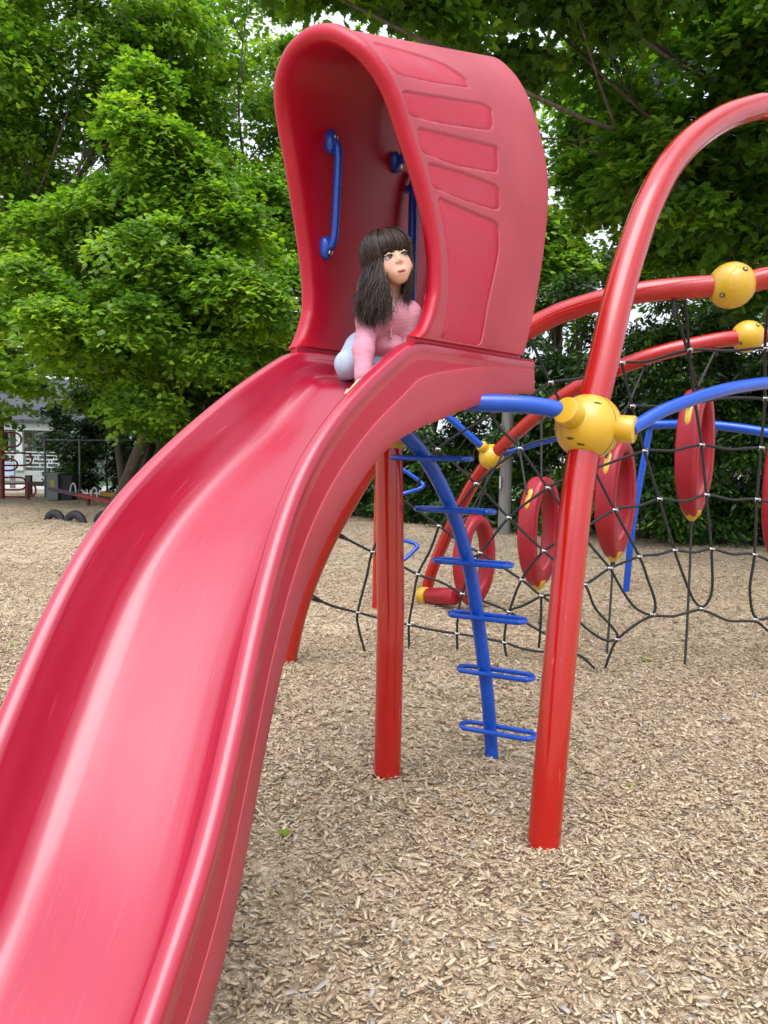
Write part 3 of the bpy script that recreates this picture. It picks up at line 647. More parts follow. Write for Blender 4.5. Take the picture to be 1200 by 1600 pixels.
for p in nodes:
    c = netp(p)
    if cl_me is None:
        k = MB(); t = np.linspace(0, 2*PI, 16, endpoint=False)
        for dx, rot in ((-.010, .35), (.011, -.35)):
            ring_ = np.stack([dx+.014*np.cos(t)*math.sin(rot), .0145*np.cos(t)*math.cos(rot), .0145*np.sin(t)], 1)+c
            k.tube(ring_, .0035, 6, closed=True)
        k.rcyl(c+np.array([-.013, -.012, .004]), c+np.array([.013, -.012, .002]), .0075, 10, .002)
        o = k.build('clamp', M['steel'], net); cl_me = o.data; cl0 = c
    else:
        o = bpy.data.objects.new('clamp', cl_me); C.objects.link(o); o.parent = net; o.location = c-cl0
        o.rotation_euler = (0, 0, 0)
for p, q in (((520, 832, 5.25), (535, 839, 5.33)), ((481, 930, 5.30), (496, 937, 5.36))):
    a, b = at(*p), at(*q); o = MB().tube(np.array([a, a*.6+b*.4, b, b+(b-a)*.5]), [.014, .021, .018, .010], 12).build('end_fitting', M['rubber'], net)
    MB().rcyl(a*.5+b*.5+np.array([.0, -.016, .002]), a*.5+b*.5+np.array([.0, -.024, .002]), .008, 10, .002).build('bolt', M['steel'], o)

# ------------------------------------------------------------------ ring pods
G_RING = 'red ring pods hung inside the net'
def ring_pod(cx, cy, y, h, phi, label, hang, ground=None, bottom=True, clip=True):
    c = at(cx, cy, y); ax = np.array([math.cos(phi), -math.sin(phi), 0]); hz = np.array([math.sin(phi), math.cos(phi), 0]); up = np.array([0, 0, 1.])
    root = thing('ring_pod', c-up*h/2, label, 'hanging ring', G_RING)
    n, m = 72, 22; V = []
    rz, rh = h/2-.055, .25-.055
    for i in range(n):
        t = 2*PI*i/n; e = np.array([math.cos(t), math.sin(t)])
        low = max(0, -e[1])**3
        ctr = hz*e[0]*rh*(1-.12*low)+up*e[1]*rz
        nr = nrm(hz*e[0]/rh+up*e[1]/rz)
        rad, axl = .055+.025*low, .085-.03*low
        for j in range(m):
            q = 2*PI*j/m; cq, sq = math.cos(q), math.sin(q)
            k_ = (abs(cq)**.62)*np.sign(cq); s_ = (abs(sq)**.62)*np.sign(sq)
            groove = -.010*math.exp(-((s_)/.18)**2) if cq > 0 else 0
            V.append(c+ctr+nr*(rad*k_+groove)+ax*axl*s_)
    F = [[i*m+j, i*m+(j+1) % m, ((i+1) % n)*m+(j+1) % m, ((i+1) % n)*m+j] for i in range(n) for j in range(m)]
    link('body', raw_mesh('body', V, F), M['ring'], root, angle=60)
    if bottom:
        b = c-up*(h/2+.012); MB().tube(np.array([b+up*.05, b+up*.02, b-up*.03, b-up*.045]), [.07, .068, .028, .012], 16).build('tip', M['yellow'], root)
        if ground is not None:
            g_ = ground_at(*ground); MB().tube(np.array([b-up*.035, b-up*.06, b-up*.10]), [.013, .022, .012], 10).build('rope_socket', M['rubber'], root)
            rope(spline(np.array([b-up*.04, (b+g_)/2+np.array([.004, 0, 0]), g_-up*.03]), 4), root, 'anchor_rope')
    if clip:
        a0, a1 = 2.20, 2.72; q = []
        for t in np.linspace(a0, a1, 12):
            e = np.array([math.cos(t), math.sin(t)]); q.append(c-hz*0+hz*e[0]*(rh+.035)+up*e[1]*(rz+.035)+ax*.0)
        q = np.array(q); MB().tube(q, [.012, .026, .034, .036, .036, .036, .036, .036, .035, .033, .026, .012], 12, sx=1, sy=.7).build('clip', M['yellow'], root)
    tp = c+up*(h/2-.01)
    for k, hpt in enumerate(hang):
        a = at(*hpt); e = tp if k == 0 else c+up*(h*.34)-hz*.22
        rope(np.array([a, (a+e)/2, e]), root, 'hanging_rope')
        MB().tube(np.array([a+up*.03, a, a-up*.05, a-up*.075]), [.008, .012, .013, .010], 10).build('rope_end', M['rubber'], root)
ring_pod(741, 874, 7.3, .90, R_(49), 'widest looking red ring pod, lowest in the row beside the blue ladder', [(768, 728, 7.3), (797, 690, 7.15)], None)
ring_pod(843, 829, 6.45, .95, R_(44), 'red ring pod just left of the front arch leg with a yellow clip', [(846, 643, 6.8), (808, 678, 7.0)], (792, 1026) and None)
ring_pod(962, 778, 6.1, .96, R_(41), 'red ring pod just right of the front arch leg below the yellow ball', [(903, 606, 6.5), (1010, 566, 6.2)], (948, 1021))
ring_pod(1086, 706, 5.8, .98, R_(40), 'red ring pod hanging highest under the slim blue bar', [(1053, 474, 4.45), (1120, 543, 6.1)], (1070, 1040))
ring_pod(1222, 772, 5.6, .98, R_(42), 'red ring pod cut off by the right picture edge', [(1215, 545, 6.1)], (1215, 1050))
sp = thing('ground_pod', at(690, 944, 7.8)*[1, 1, 0], 'short red pod with yellow collar lying on the chips at the back arch foot', 'stepping pod')
a, b = at(668, 931, 7.75), at(714, 932, 7.35); MB().rcyl(a, b, .088, 24, .05).build('body', M['ring'], sp)
MB().rcyl(at(657, 930, 7.82), at(669, 931, 7.74), .092, 24, .02).build('collar', M['yellow'], sp)
# ------------------------------------------------------------------ implicit surfaces (for the girl)
class Field:
    def __init__(s, lo, hi, h):
        s.lo = np.array(lo, float); s.h = h; s.n = np.ceil((np.array(hi)-s.lo)/h).astype(int)+1
        s.f = np.full(s.n, 9.0, np.float32); s.ax = [s.lo[i]+h*np.arange(s.n[i]) for i in range(3)]
    def _sl(s, lo, hi, pad):
        a = np.clip(np.floor((np.array(lo)-pad-s.lo)/s.h).astype(int), 0, s.n); b = np.clip(np.ceil((np.array(hi)+pad-s.lo)/s.h).astype(int)+1, 0, s.n)
        return tuple(slice(x, y) for x, y in zip(a, b))
    def _pts(s, sl):
        g = np.meshgrid(*[s.ax[i][sl[i]] for i in range(3)], indexing='ij'); return np.stack(g, -1)
    def _mix(s, sl, d, k, op):
        a = s.f[sl]
        if op == 'add':
            if k <= 0: r = np.minimum(a, d)
            else: hh = np.clip(.5+.5*(d-a)/k, 0, 1); r = d*(1-hh)+a*hh-k*hh*(1-hh); r = np.where(hh >= 1, a, r); r = np.minimum(a, r)
        else:
            if k <= 0: r = np.maximum(a, -d)
            else: hh = np.clip(.5-.5*(a+d)/k, 0, 1); r = a*(1-hh)+(-d)*hh+k*hh*(1-hh)
        s.f[sl] = r
    def cap(s, a, b, ra, rb=None, k=.02, op='add', squash=None):
        a = np.asarray(a, float); b = np.asarray(b, float); rb = ra if rb is None else rb
        sl = s._sl(np.minimum(a, b)-max(ra, rb), np.maximum(a, b)+max(ra, rb), .03+k); p = s._pts(sl)
        if p.size == 0: return s
        ab = b-a; t = np.clip(((p-a)@ab)/max(ab@ab, 1e-9), 0, 1)
        d = np.linalg.norm(p-a-t[..., None]*ab, axis=-1)-(ra+(rb-ra)*t); s._mix(sl, d, k, op); return s
    def chain(s, P, R, k=.02):
        for i in range(len(P)-1): s.cap(P[i], P[i+1], R[i], R[i+1], k)
        return s
    def ell(s, c, r, A=None, k=.02, op='add'):
        c = np.asarray(c, float); r = np.asarray(r, float); m = r.max()
        sl = s._sl(c-m, c+m, .03+k); p = s._pts(sl)-c
        if p.size == 0: return s
        if A is not None: p = p@np.asarray(A)
        k0 = np.linalg.norm(p/r, axis=-1); k1 = np.maximum(np.linalg.norm(p/(r*r), axis=-1), 1e-6)
        s._mix(sl, k0*(k0-1)/k1, k, op); return s
    def plane(s, c, n, k=0):
        """keep the side the normal points away from"""
        p = s._pts(tuple(slice(0, q) for q in s.n)); d = (p-np.asarray(c))@nrm(np.asarray(n, float)); s.f = np.maximum(s.f, d).astype(np.float32); return s
    def mesh(s):
        f = s.f; neg = f < 0
        n = np.array(f.shape); cs = n-1
        c8 = [neg[i:i+cs[0], j:j+cs[1], k:k+cs[2]] for i in (0, 1) for j in (0, 1) for k in (0, 1)]
        cnt = sum(c.astype(np.int8) for c in c8); act = (cnt > 0) & (cnt < 8)
        idx = np.full(cs, -1, np.int64); ijk = np.argwhere(act); idx[act] = np.arange(len(ijk))
        acc = np.zeros((len(ijk), 3)); w_ = np.zeros(len(ijk))
        off = [(i, j, k) for i in (0, 1) for j in (0, 1) for k in (0, 1)]
        for a in range(8):
            for b in range(a+1, 8):
                oa, ob = np.array(off[a]), np.array(off[b])
                if np.abs(oa-ob).sum() != 1: continue
                fa = f[tuple((ijk+oa).T)]; fb = f[tuple((ijk+ob).T)]; m = (fa < 0) != (fb < 0)
                t = np.where(m, fa/np.where(m, fa-fb, 1), 0)
                acc += np.where(m[:, None], oa+(ob-oa)*t[:, None], 0); w_ += m
        V = s.lo+(ijk+acc/w_[:, None])*s.h
        Q = []
        for ax in range(3):
            u, v = [(1, 2), (2, 0), (0, 1)][ax]
            sl0 = [slice(None)]*3; sl1 = [slice(None)]*3; sl0[ax] = slice(0, -1); sl1[ax] = slice(1, None)
            A_, B_ = neg[tuple(sl0)], neg[tuple(sl1)]
            e = np.argwhere(A_ != B_); ok = (e[:, u] > 0) & (e[:, v] > 0) & (e[:, u] < cs[u]) & (e[:, v] < cs[v]); e = e[ok]
            du = np.zeros(3, int); du[u] = 1; dv = np.zeros(3, int); dv[v] = 1
            q = np.stack([idx[tuple((e-du-dv).T)], idx[tuple((e-dv).T)], idx[tuple(e.T)], idx[tuple((e-du).T)]], 1)
            fl = ~A_[tuple(e.T)]; q[fl] = q[fl][:, ::-1]
            Q.append(q)
        Q = np.vstack(Q); Q = Q[(Q >= 0).all(1)]
        return V, Q

# ------------------------------------------------------------------ the girl
def mk_girl():
    Hc = at(609, 405, 2.66)                                   # middle of the head
    yaw, pit, rol = R_(17), R_(4), R_(-16)
    Fd = nrm(np.array([math.sin(yaw)*math.cos(pit), -math.cos(yaw)*math.cos(pit), math.sin(pit)]))
    U0 = nrm(np.array([0, 0, 1.])-Fd*Fd[2]); Rt0 = np.cross(Fd, U0)
    Up = U0*math.cos(rol)+Rt0*math.sin(rol)*-1; Rt = np.cross(Fd, Up)
    A = np.stack([Rt, Fd, Up], 1)                              # local -> world columns
    Lw = lambda x, y, z: Hc+A@np.array([x, y, z])
    S = 1.01
    J = dict(wr=at(568, 586, 2.625), el=at(568, 546, 2.64), sh=at(577, 497, 2.70), nb=at(606, 472, 2.72), ch=at(603, 512, 2.76), wa=at(596, 545, 2.88), pe=at(584, 548, 2.98),
             hr=at(563, 546, 2.97), kr=at(545, 573, 2.72), ar=at(540, 574, 2.98), hl=at(612, 548, 2.95), kl=at(604, 575, 2.74), al=at(604, 574, 3.02), shl=at(638, 492, 2.69), ell=at(645, 540, 2.70), wrl=at(635, 583, 2.60))
    zb = 1.795
    J['kr'][2] = zb+.047; J['kl'][2] = zb+.047; J['ar'][2] = zb+.035; J['al'][2] = zb+.035; J['wr'] = at(568, 596, 2.565); J['wr'][2] = 1.774; J['el'] = at(568, 548, 2.61); J['wrl'][2] = zb+.035
    allp = np.array(list(J.values())+[Lw(0, 0, .14), Lw(.1, 0, -.1), Lw(-.1, .1, 0)])
    lo, hi = allp.min(0)-.10, allp.max(0)+.10
    F = Field(lo, hi, .0026)
    L = lambda f, c, r, k=.02, op='add': f.ell(Lw(*[q*S for q in c]), np.array(r)*S, A, k, op)
    def Lc(f, a, b, ra, rb, k=.01, op='add'): f.cap(Lw(*[q*S for q in a]), Lw(*[q*S for q in b]), ra*S, rb*S, k, op)
    def head(f):
        L(f, (0, -.014, .021), (.067, .084, .066)); L(f, (0, .016, -.030), (.0525, .060, .064), .03)
        for s in (-1, 1):
            L(f, (s*.029, .042, -.045), (.027, .028, .028), .025)
            L(f, (s*.060, -.006, -.016), (.008, .017, .022), .008)
        L(f, (0, .050, -.083), (.024, .019, .016), .025)
        L(f, (0, .058, -.064), (.028, .022, .020), .016)
        for s in (-1, 1): L(f, (s*.0285, .083, -.009), (.0140, .0105, .0080), .010, 'sub')
        for s in (-1, 1):
            Lc(f, (s*.0150, .0742, -.0030), (s*.0285, .0758, .0004), .0024, .0026, .004); Lc(f, (s*.0285, .0758, .0004), (s*.0425, .0675, -.0035), .0026, .0024, .004)
        Lc(f, (0, .072, -.002), (0, .0825, -.029), .0048, .0070, .012)
        for s in (-1, 1): L(f, (s*.0082, .078, -.0335), (.0055, .007, .0050), .006)
        Lc(f, (-.0165, .0690, -.0650), (0, .0768, -.0615), .0026, .0036, .004); Lc(f, (.0165, .0690, -.0650), (0, .0768, -.0615), .0026, .0036, .004)
        Lc(f, (-.010, .0725, -.0738), (.010, .0725, -.0738), .0036, .0036, .005)
        Lc(f, (-.0125, .0775, -.0680), (.0125, .0775, -.0680), .0028, .0028, .002, 'sub')
    head(F)
    F.cap(Lw(0, -.014, -.065), J['nb']+np.array([0, .012, -.01]), .034, .038, .02)
    up = np.array([0, 0, 1.])
    def torso(f, g=0, k=.04):
        f.cap(J['nb']-up*.03, J['ch'], .060+g, .080+g, k).cap(J['ch'], J['wa'], .082+g, .078+g, k).cap(J['wa'], J['pe'], .078+g, .084+g, k)
        f.cap(J['sh'], J['shl'], .036+g, .036+g, k)
    torso(F)
    def arm(f, s, g=0, end=1.0):
        a, b, c = (J['sh'], J['el'], J['wr']) if s < 0 else (J['shl'], J['ell'], J['wrl'])
        f.cap(a, b, .035+g, .027+g, .025); f.cap(b, b+(c-b)*end, .027+g, .021+g, .02)
    def leg(f, s, g=0, end=1.0):
        a, b, c = (J['hr'], J['kr'], J['ar']) if s < 0 else (J['hl'], J['kl'], J['al'])
        f.cap(a, b, .060+g, .041+g, .03); f.cap(b, b+(c-b)*end, .044+g, .028+g, .02)
        return c
    for s in (-1, 1):
        arm(F, s); c = leg(F, s)
        F.cap(c, c+np.array([.01, .075, -.012]), .024, .018, .015)                     # foot, sole up, toes on the deck
        for q in range(5): F.cap(c+np.array([-.016+.009*q, .075, -.015]), c+np.array([-.018+.010*q, .090-.003*q, -.022]), .007, .006, .004)
        w_ = J['wr'] if s < 0 else J['wrl']
        fw = nrm(np.r_[EF, 0]+np.array([0, 0, -.35])); sd_ = np.r_[EN, 0]*1.0
        pc = w_+fw*.026-up*.016; F.cap(w_, pc, .019, .014, .012)
        for q in (-1, 0, 1): F.cap(w_+fw*.010+sd_*.010*q-up*.008, pc+fw*.016+sd_*.013*q-up*.006, .012, .010, .008)
        for q, ln in ((-1.5, .027), (-.5, .034), (.5, .032), (1.5, .024)):
            q = q*(1 if s < 0 else -1)
            b = pc+fw*.022+sd_*.0105*q-up*.008; m = b+fw*ln*.55+sd_*.003*q+up*.001; F.cap(b, m, .0062, .0058, .003); F.cap(m, m+fw*ln*.45-up*.007, .0058, .0048, .002)
        tb = w_+fw*.012-up*.010+sd_*(.014 if s < 0 else -.014); F.cap(tb, tb+fw*.022+sd_*(.018 if s < 0 else -.018)-up*.006, .0072, .0066, .005); 
        t2 = tb+fw*.022+sd_*(.018 if s < 0 else -.018)-up*.006; F.cap(t2, t2+fw*.016-up*.003, .0064, .005, .003)
    V, Q = F.mesh()
    skin = bpy.data.materials.new('skin'); skin.use_nodes = True; t = skin.node_tree; b = t.nodes['Principled BSDF']
    a1 = nn(t, 'ShaderNodeAttribute', attribute_name='blush'); a2 = nn(t, 'ShaderNodeAttribute', attribute_name='lip')
    m1 = nn(t, 'ShaderNodeMixRGB'); m1.inputs[1].default_value = (.62, .37, .25, 1); m1.inputs[2].default_value = (.60, .26, .18, 1)
    m2 = nn(t, 'ShaderNodeMixRGB'); m2.inputs[2].default_value = (.50, .17, .14, 1)
    t.links.new(a1.outputs['Fac'], m1.inputs[0]); t.links.new(m1.outputs[0], m2.inputs[1]); t.links.new(a2.outputs['Fac'], m2.inputs[0]); t.links.new(m2.outputs[0], b.inputs['Base Color'])
    b.inputs['Roughness'].default_value = .56; b.inputs['Subsurface Weight'].default_value = .10; b.inputs['Subsurface Radius'].default_value = (.02, .008, .004); b.inputs['Subsurface Scale'].default_value = .3
    me = raw_mesh('person', V, polys=Q)
    o = link('person', me, skin, None, loc=(J['pe'][0], J['pe'][1], zb), angle=180)
    Lp = (V-Hc)@A/S
    bl = sum(np.exp(-(((Lp-np.array([s*.036, .062, -.036]))/np.array([.018, .03, .016]))**2).sum(1)) for s in (-1, 1))+.5*np.exp(-(((Lp-np.array([0, .09, -.029]))/.012)**2).sum(1))
    lip = np.clip(1.5*np.exp(-((((Lp-np.array([0, .075, -.0678]))/np.array([.0165, .014, .0085]))**2).sum(1))**2), 0, 1)
    vattr(me, 'blush', np.clip(bl*.8, 0, 1)); vattr(me, 'lip', lip)
    setp(o, 'young girl with dark bangs and pink cardigan crawling out of the slide hood', 'person')
    # eyes
    white = mat('eye_white', (.50, .48, .46), .15, .03, 30, coat=.8); iris = mat('dark_iris', (.018, .010, .006), .08, .1, 30, coat=1)
    lash = mat('lash', (.012, .009, .008), .6)
    for s in (-1, 1):
        ec = Lw(s*.0285*S, .0632*S, -.0095*S); e = MB(); e.ball(ec, .0130, 20, 14); eo = e.build('eye', white, o)
        gd = nrm(A@nrm(np.array([-.26, 1, .14]))); k = MB(); sx_ = nrm(np.cross(gd, Up)); k.ball(ec+gd*.0096, (.0088, .0088, .0042), 16, 8, mtx=np.stack([sx_, np.cross(sx_, gd), gd], 1)); k.build('iris', iris, eo)
        k = MB(); q = [Lw(s*(.0285+dx)*S, (.0784-abs(dx)**2*30)*S, (-.0095+dz)*S) for dx, dz in ((-.0130, .0010), (-.007, .0038), (0, .0050), (.008, .0040), (.0150, .001))]
        k.tube(spline(np.array(q), 14), [.0006]+[.0019]*12+[.0008], 6); k.build('eyelash', lash, o)
        k = MB(); q = [Lw(s*(.0285+dx)*S, (.0755-abs(dx)**2*22)*S, (.010+dz)*S) for dx, dz in ((-.014, .000), (-.004, .0035), (.008, .003), (.017, -.002))]
        k.tube(spline(np.array(q), 12), [.0010]+[.0026]*10+[.0008], 6, sy=.6); k.build('eyebrow', lash, o)
    MB().ball(Lw(0, .0735*S, -.0680*S), np.array([.0125, .0030, .0026])*S, 14, 8, mtx=A).build('mouth', mat('dark_mouth', (.10, .025, .022), .5), o)
    # cardigan, shirt, leggings
    knit = mat('pink_knit', (.66, .29, .355), .85, .12, 30, .5, 420, spec=.2, stretch=(1, 1, 4))
    satin = mat('pink_satin', (.60, .225, .285), .38, .10, 14, .35, 26, spec=.5)
    lace = mat('pale_lace', (.66, .50, .55), .8, .15, 160, .6, 300)
    legm = mat('pale_blue_cotton', (.40, .47, .60), .8, .08, 30, .3, 30, spec=.2)
    G = Field(lo, hi, .0034); torso(G, .010, .045)
    for s in (-1, 1): arm(G, s, .0085, .88)
    for s in (-1, 1):                                          # ribbed cuffs
        a, b = (J['el'], J['wr']) if s < 0 else (J['ell'], J['wrl']); d = b-a
        G.cap(a+d*.70, a+d*.89, .033, .0325, .004)
    fdir = nrm(J['nb']-J['wa']); fr = nrm(np.array([.1, -1, -.15]))
    G.cap(J['nb']+np.array([0, .008, -.01]), J['nb']+np.array([0, .010, .022]), .054, .047, .02)
    Vn = J['nb']+np.array([.008, -.055, -.028]); G.ell(J['nb']+np.array([.012, -.062, .018]), (.030, .05, .070), None, .01, 'sub')
    G.plane(J['pe']+np.array([0, .0, 0])+(J['pe']-J['wa'])*.2, J['pe']-J['wa'])
    Vc, Qc = G.mesh(); cg = link('cardigan', raw_mesh('cardigan', Vc, polys=Qc), knit, o, angle=180)
    D = Field(lo, hi, .004)
    fc = J['ch']+np.array([.012, -.062, -.045]); D.ell(fc+np.array([0, .012, 0]), (.074, .036, .050), None, .01); D.ell(fc+np.array([.004, .012, -.036]), (.078, .046, .034), None, .02)
    for q in range(7): x = -.045+.015*q; D.cap(fc+np.array([x*.7, -.030+abs(x)*.35, .03]), fc+np.array([x, -.030+abs(x)*.3, -.040]), .004, .0065, .006)
    V2, Q2 = D.mesh(); link('shirt', raw_mesh('shirt', V2, polys=Q2), satin, o, angle=180)
    # collar edges and buttons
    k = MB()
    for s in (-1, 1): k.tube(spline(np.array([J['nb']+np.array([s*.052+.005, -.01, .030]), J['nb']+np.array([s*.040+.008, -.052, .004]), J['nb']+np.array([s*.010+.012, -.078, -.048])]), 20), .0055, 8, sx=1.4)
    k.tube(spline(np.array([J['nb']+np.array([.012, -.080, -.046]), fc+np.array([.006, -.040, .035]), fc+np.array([.006, -.044, -.01])]), 16), .005, 8, sx=1.5); k.build('placket', knit, cg)
    for q in (.25, .6, .95):
        p = J['nb']+np.array([.012, -.086, -.046])*(1-q)+(fc-J['nb']+np.array([.006, -.045, .012]))*q; MB().rcyl(p, p+np.array([.001, -.004, -.001]), .0052, 12, .0015).build('button', satin, cg)
    E_ = Field(lo, hi, .0036)
    for s in (-1, 1): leg(E_, s, .006, .9)
    E_.cap(J['pe'], J['pe']-(J['pe']-J['wa'])*.2, .090, .086, .03)
    V3, Q3 = E_.mesh(); link('leggings', raw_mesh('leggings', V3, polys=Q3), legm, o, angle=180)
    # lace hem of the shirt at the back
    k = Field(lo, hi, .004); hcn = J['wa']+(J['pe']-J['wa'])*.55+np.array([-.012, 0, -.004])
    k.cap(hcn, hcn+(J['pe']-J['wa'])*.3, .0935, .097, .01); k.plane(hcn, J['wa']-J['pe']); k.plane(hcn+(J['pe']-J['wa'])*.3, J['pe']-J['wa'])
    V4, Q4 = k.mesh(); link('shirt_hem', raw_mesh('shirt_hem', V4, polys=Q4), lace, o, angle=180)
    # hair
    hm = bpy.data.materials.new('dark_brown_hair'); hm.use_nodes = True; t = hm.node_tree; b = t.nodes['Principled BSDF']
    a = nn(t, 'ShaderNodeAttribute', attribute_name='rnd'); rp = nn(t, 'ShaderNodeValToRGB'); e = rp.color_ramp.elements
    e[0].color = (.005, .0036, .003, 1); e[1].color = (.075, .038, .021, 1); t.links.new(a.outputs['Fac'], rp.inputs[0]); t.links.new(rp.outputs[0], b.inputs['Base Color'])
    b.inputs['Roughness'].default_value = .44; b.inputs['Specular IOR Level'].default_value = .35
    H = Field(Hc-np.array([.19, .19, .27]), Hc+.17, .003)
    L(H, (0, -.016, .022), (.071, .089, .071)); L(H, (0, -.045, -.03), (.064, .055, .085), .03)
    H.plane(Lw(0, .056*S, 0), A@np.array([0, 1, -.25]))
    H.ell(Lw(0, .075*S, -.04*S), np.array([.054, .075, .072])*S, A, .01, 'sub')
    H.chain([at(576, 425, 2.69), at(574, 448, 2.675), at(576, 475, 2.65), at(573, 495, 2.636)], [.010, .018, .026, .016], .012); H.chain([at(640, 440, 2.68), at(639, 465, 2.665)], [.006, .007], .01)
    Vh, Qh = H.mesh()
    VV = [Vh]; QQ = [Qh]; RR = [np.full(len(Vh), .15)]; nv = len(Vh)
    g = np.random.default_rng(11)
    er = np.array([.074, .091, .073]); ecn = np.array([0, -.016, .022])
    def strand(P_, r0, tone):
        nonlocal nv
        n = 18; Sx = spline(P_, n); tt = np.linspace(0, 1, n); r = r0*np.clip(1.15-tt**3*1.05, .12, 1)*np.clip(.35+tt*5, 0, 1)
        T, N, B = frames(Sx); aa = np.linspace(0, 2*PI, 5, endpoint=False)
        Vs = (Sx[:, None]+r[:, None, None]*(np.cos(aa)[None, :, None]*N[:, None]*1.5+np.sin(aa)[None, :, None]*B[:, None]*.7)).reshape(-1, 3)
        i, j = np.meshgrid(np.arange(n-1), np.arange(5), indexing='ij'); j2 = (j+1) % 5
        q = np.stack([i*5+j, i*5+j2, (i+1)*5+j2, (i+1)*5+j], -1).reshape(-1, 4)+nv
        VV.append(Vs); QQ.append(q); RR.append(np.full(len(Vs), tone)); nv += len(Vs)
    HLp = spline(np.array([at(567, 398, 2.675), at(570, 430, 2.66), at(572, 455, 2.645), at(574, 478, 2.63), at(571, 498, 2.62), at(570, 514, 2.618)]), 24); HLr = np.interp(np.linspace(0, 1, 24), [0, .2, .4, .65, .85, 1], [.026, .036, .044, .048, .038, .016])
    HRp = spline(np.array([at(651, 404, 2.665), at(650, 430, 2.66), at(646, 450, 2.65), at(642, 468, 2.645), at(640, 486, 2.642)]), 24); HRr = np.interp(np.linspace(0, 1, 24), [0, .3, .6, .85, 1], [.008, .011, .017, .018, .007])
    NC = 90; ca = g.uniform(0, 2*PI, NC); cr_ = np.sqrt(g.uniform(.15, 1.1, NC)); cw = g.uniform(0, 6.28, NC); ct = g.beta(1.4, 2.6, NC); cl2 = g.uniform(.80, 1.0, NC)
    for q in range(3000):
        k_ = g.integers(0, NC)
        if q < 560: ph = g.uniform(-.74, .72)
        elif q < 1900: ph = g.uniform(.66, 2.3)
        elif q < 2500: ph = -g.uniform(.70, 2.1)
        else: ph = g.choice([-1, 1])*g.uniform(1.6, PI)
        lift = g.uniform(0, .008); front = q < 560; back = q >= 2500
        zend = g.normal(.011, .0055)-.010*max(0, ph)-.004*max(0, -ph) if front else g.uniform(-.022, .004)
        th1 = math.acos(np.clip((zend-ecn[2])/er[2], -1, 1)); th0 = g.uniform(.03, .40)
        if not front: lift += .004+.006*g.random()
        pl = []
        for u in np.linspace(0, 1, 6):
            th = th0+(th1-th0)*u; rr_ = er+lift+(.004*math.sin(u*PI))
            pl.append(ecn+rr_*np.array([math.sin(th)*math.sin(ph), math.sin(th)*math.cos(ph), math.cos(th)]))
        pl = np.array(pl); pl[:, 0] += g.normal(0, .0015)
        Pw = Hc+(pl*S)@A.T; tone = np.clip(ct[k_]+g.normal(0, .12), 0, 1)
        if front:
            Pw[-1] += A@np.array([g.normal(0, .0025), -.001, -.005]); strand(Pw, g.uniform(.0011, .0022), tone)
        elif back:
            e_ = Pw[-1]; ln = g.uniform(.09, .15); ow = nrm(np.r_[(e_-Hc)[:2], 0]); ext = [e_-up*ln*u+ow*(.010*u+.006*math.sin(cw[k_]+u*6)) for u in np.linspace(.2, 1, 5)]
            strand(np.vstack([Pw, ext]), g.uniform(.0015, .003), tone)
        else:
            cp, crr = (HLp, HLr) if ph > 0 else (HRp, HRr)
            al = ca[k_]+g.normal(0, .22); ro = cr_[k_]+g.normal(0, .10); um = cl2[k_]*g.uniform(.86, 1.0); am = (.011 if ph > 0 else .004)*g.uniform(.4, 1.3)
            if g.random() < .05: ro += .25
            ext = []
            e0 = Pw[-1]; left = ph > 0; ln = cl2[k_]*g.uniform(.17, .235) if left else cl2[k_]*g.uniform(.135, .19)
            sprd = (-.034+.074*(ca[k_]/(2*PI))+g.normal(0, .006)) if left else (-.004+.020*(ca[k_]/(2*PI))+g.normal(0, .003))
            if left and abs(ph) < 1.0: sprd -= .006
            fw_ = (-.030 if left else -.006)*g.uniform(.5, 1.15)+(.0 if abs(ph) < 1.6 else -.03)
            for u in np.linspace(.12, 1, 9):
                s_ = u*u*(3-2*u); wv_ = am*min(1, u*1.6)*math.sin(cw[k_]+u*7)
                ext.append(e0-up*ln*u+np.array([-sprd*s_+wv_, fw_*s_+.5*am*u*math.cos(cw[k_]+u*6), 0])+nrm(np.r_[(e0-Hc)[:2], 0])*.007*math.sin(PI*min(1, u*1.3)))
            strand(np.vstack([Pw, ext]), g.uniform(.0008, .0020)*(1.1 if ro < .6 else 1), tone)
    me = raw_mesh('hair', np.vstack(VV), polys=np.vstack(QQ)); ho = link('hair', me, hm, o, angle=180); vattr(me, 'rnd', np.concatenate(RR))
mk_girl()

# ------------------------------------------------------------------ foliage
MAPLE = np.array([(0, 0), (.16, .03), (.36, -.02), (.33, .13), (.56, .30), (.34, .40), (.36, .62), (.17, .60), (0, 1), (-.17, .60), (-.36, .62), (-.34, .40), (-.56, .30), (-.33, .13), (-.36, -.02), (-.16, .03)])
MAPLE_S = np.array([(0, 0), (.36, .0), (.50, .32), (.30, .45), (0, 1), (-.30, .45), (-.50, .32), (-.36, .0)])
LAUREL = np.array([(0, 0), (.15, .2), (.19, .55), (0, 1), (-.19, .55), (-.15, .2)])
def leaves(name, m, parent, C_, T_, N_, size, shape, rnd, fold=.18, loc=None):
    n = len(C_); T_ = nrm(T_); N_ = nrm(N_-T_*(N_*T_).sum(1, keepdims=True)); B = np.cross(T_, N_)
    s = shape*1.0; x = s[:, 0][None, :, None]; y = s[:, 1][None, :, None]-.2
    z = -(np.abs(x)*fold+.12*y*y)
    V = C_[:, None]+size[:, None, None]*(x*B[:, None]+y*T_[:, None]+z*N_[:, None])
    k = len(shape); P = np.arange(n*k).reshape(n, k)
    me = raw_mesh(name, V.reshape(-1, 3), polys=P); o = link(name, me, m, parent, loc=loc, smooth=False)
    vattr(me, 'rnd', rnd, 'FACE'); return o
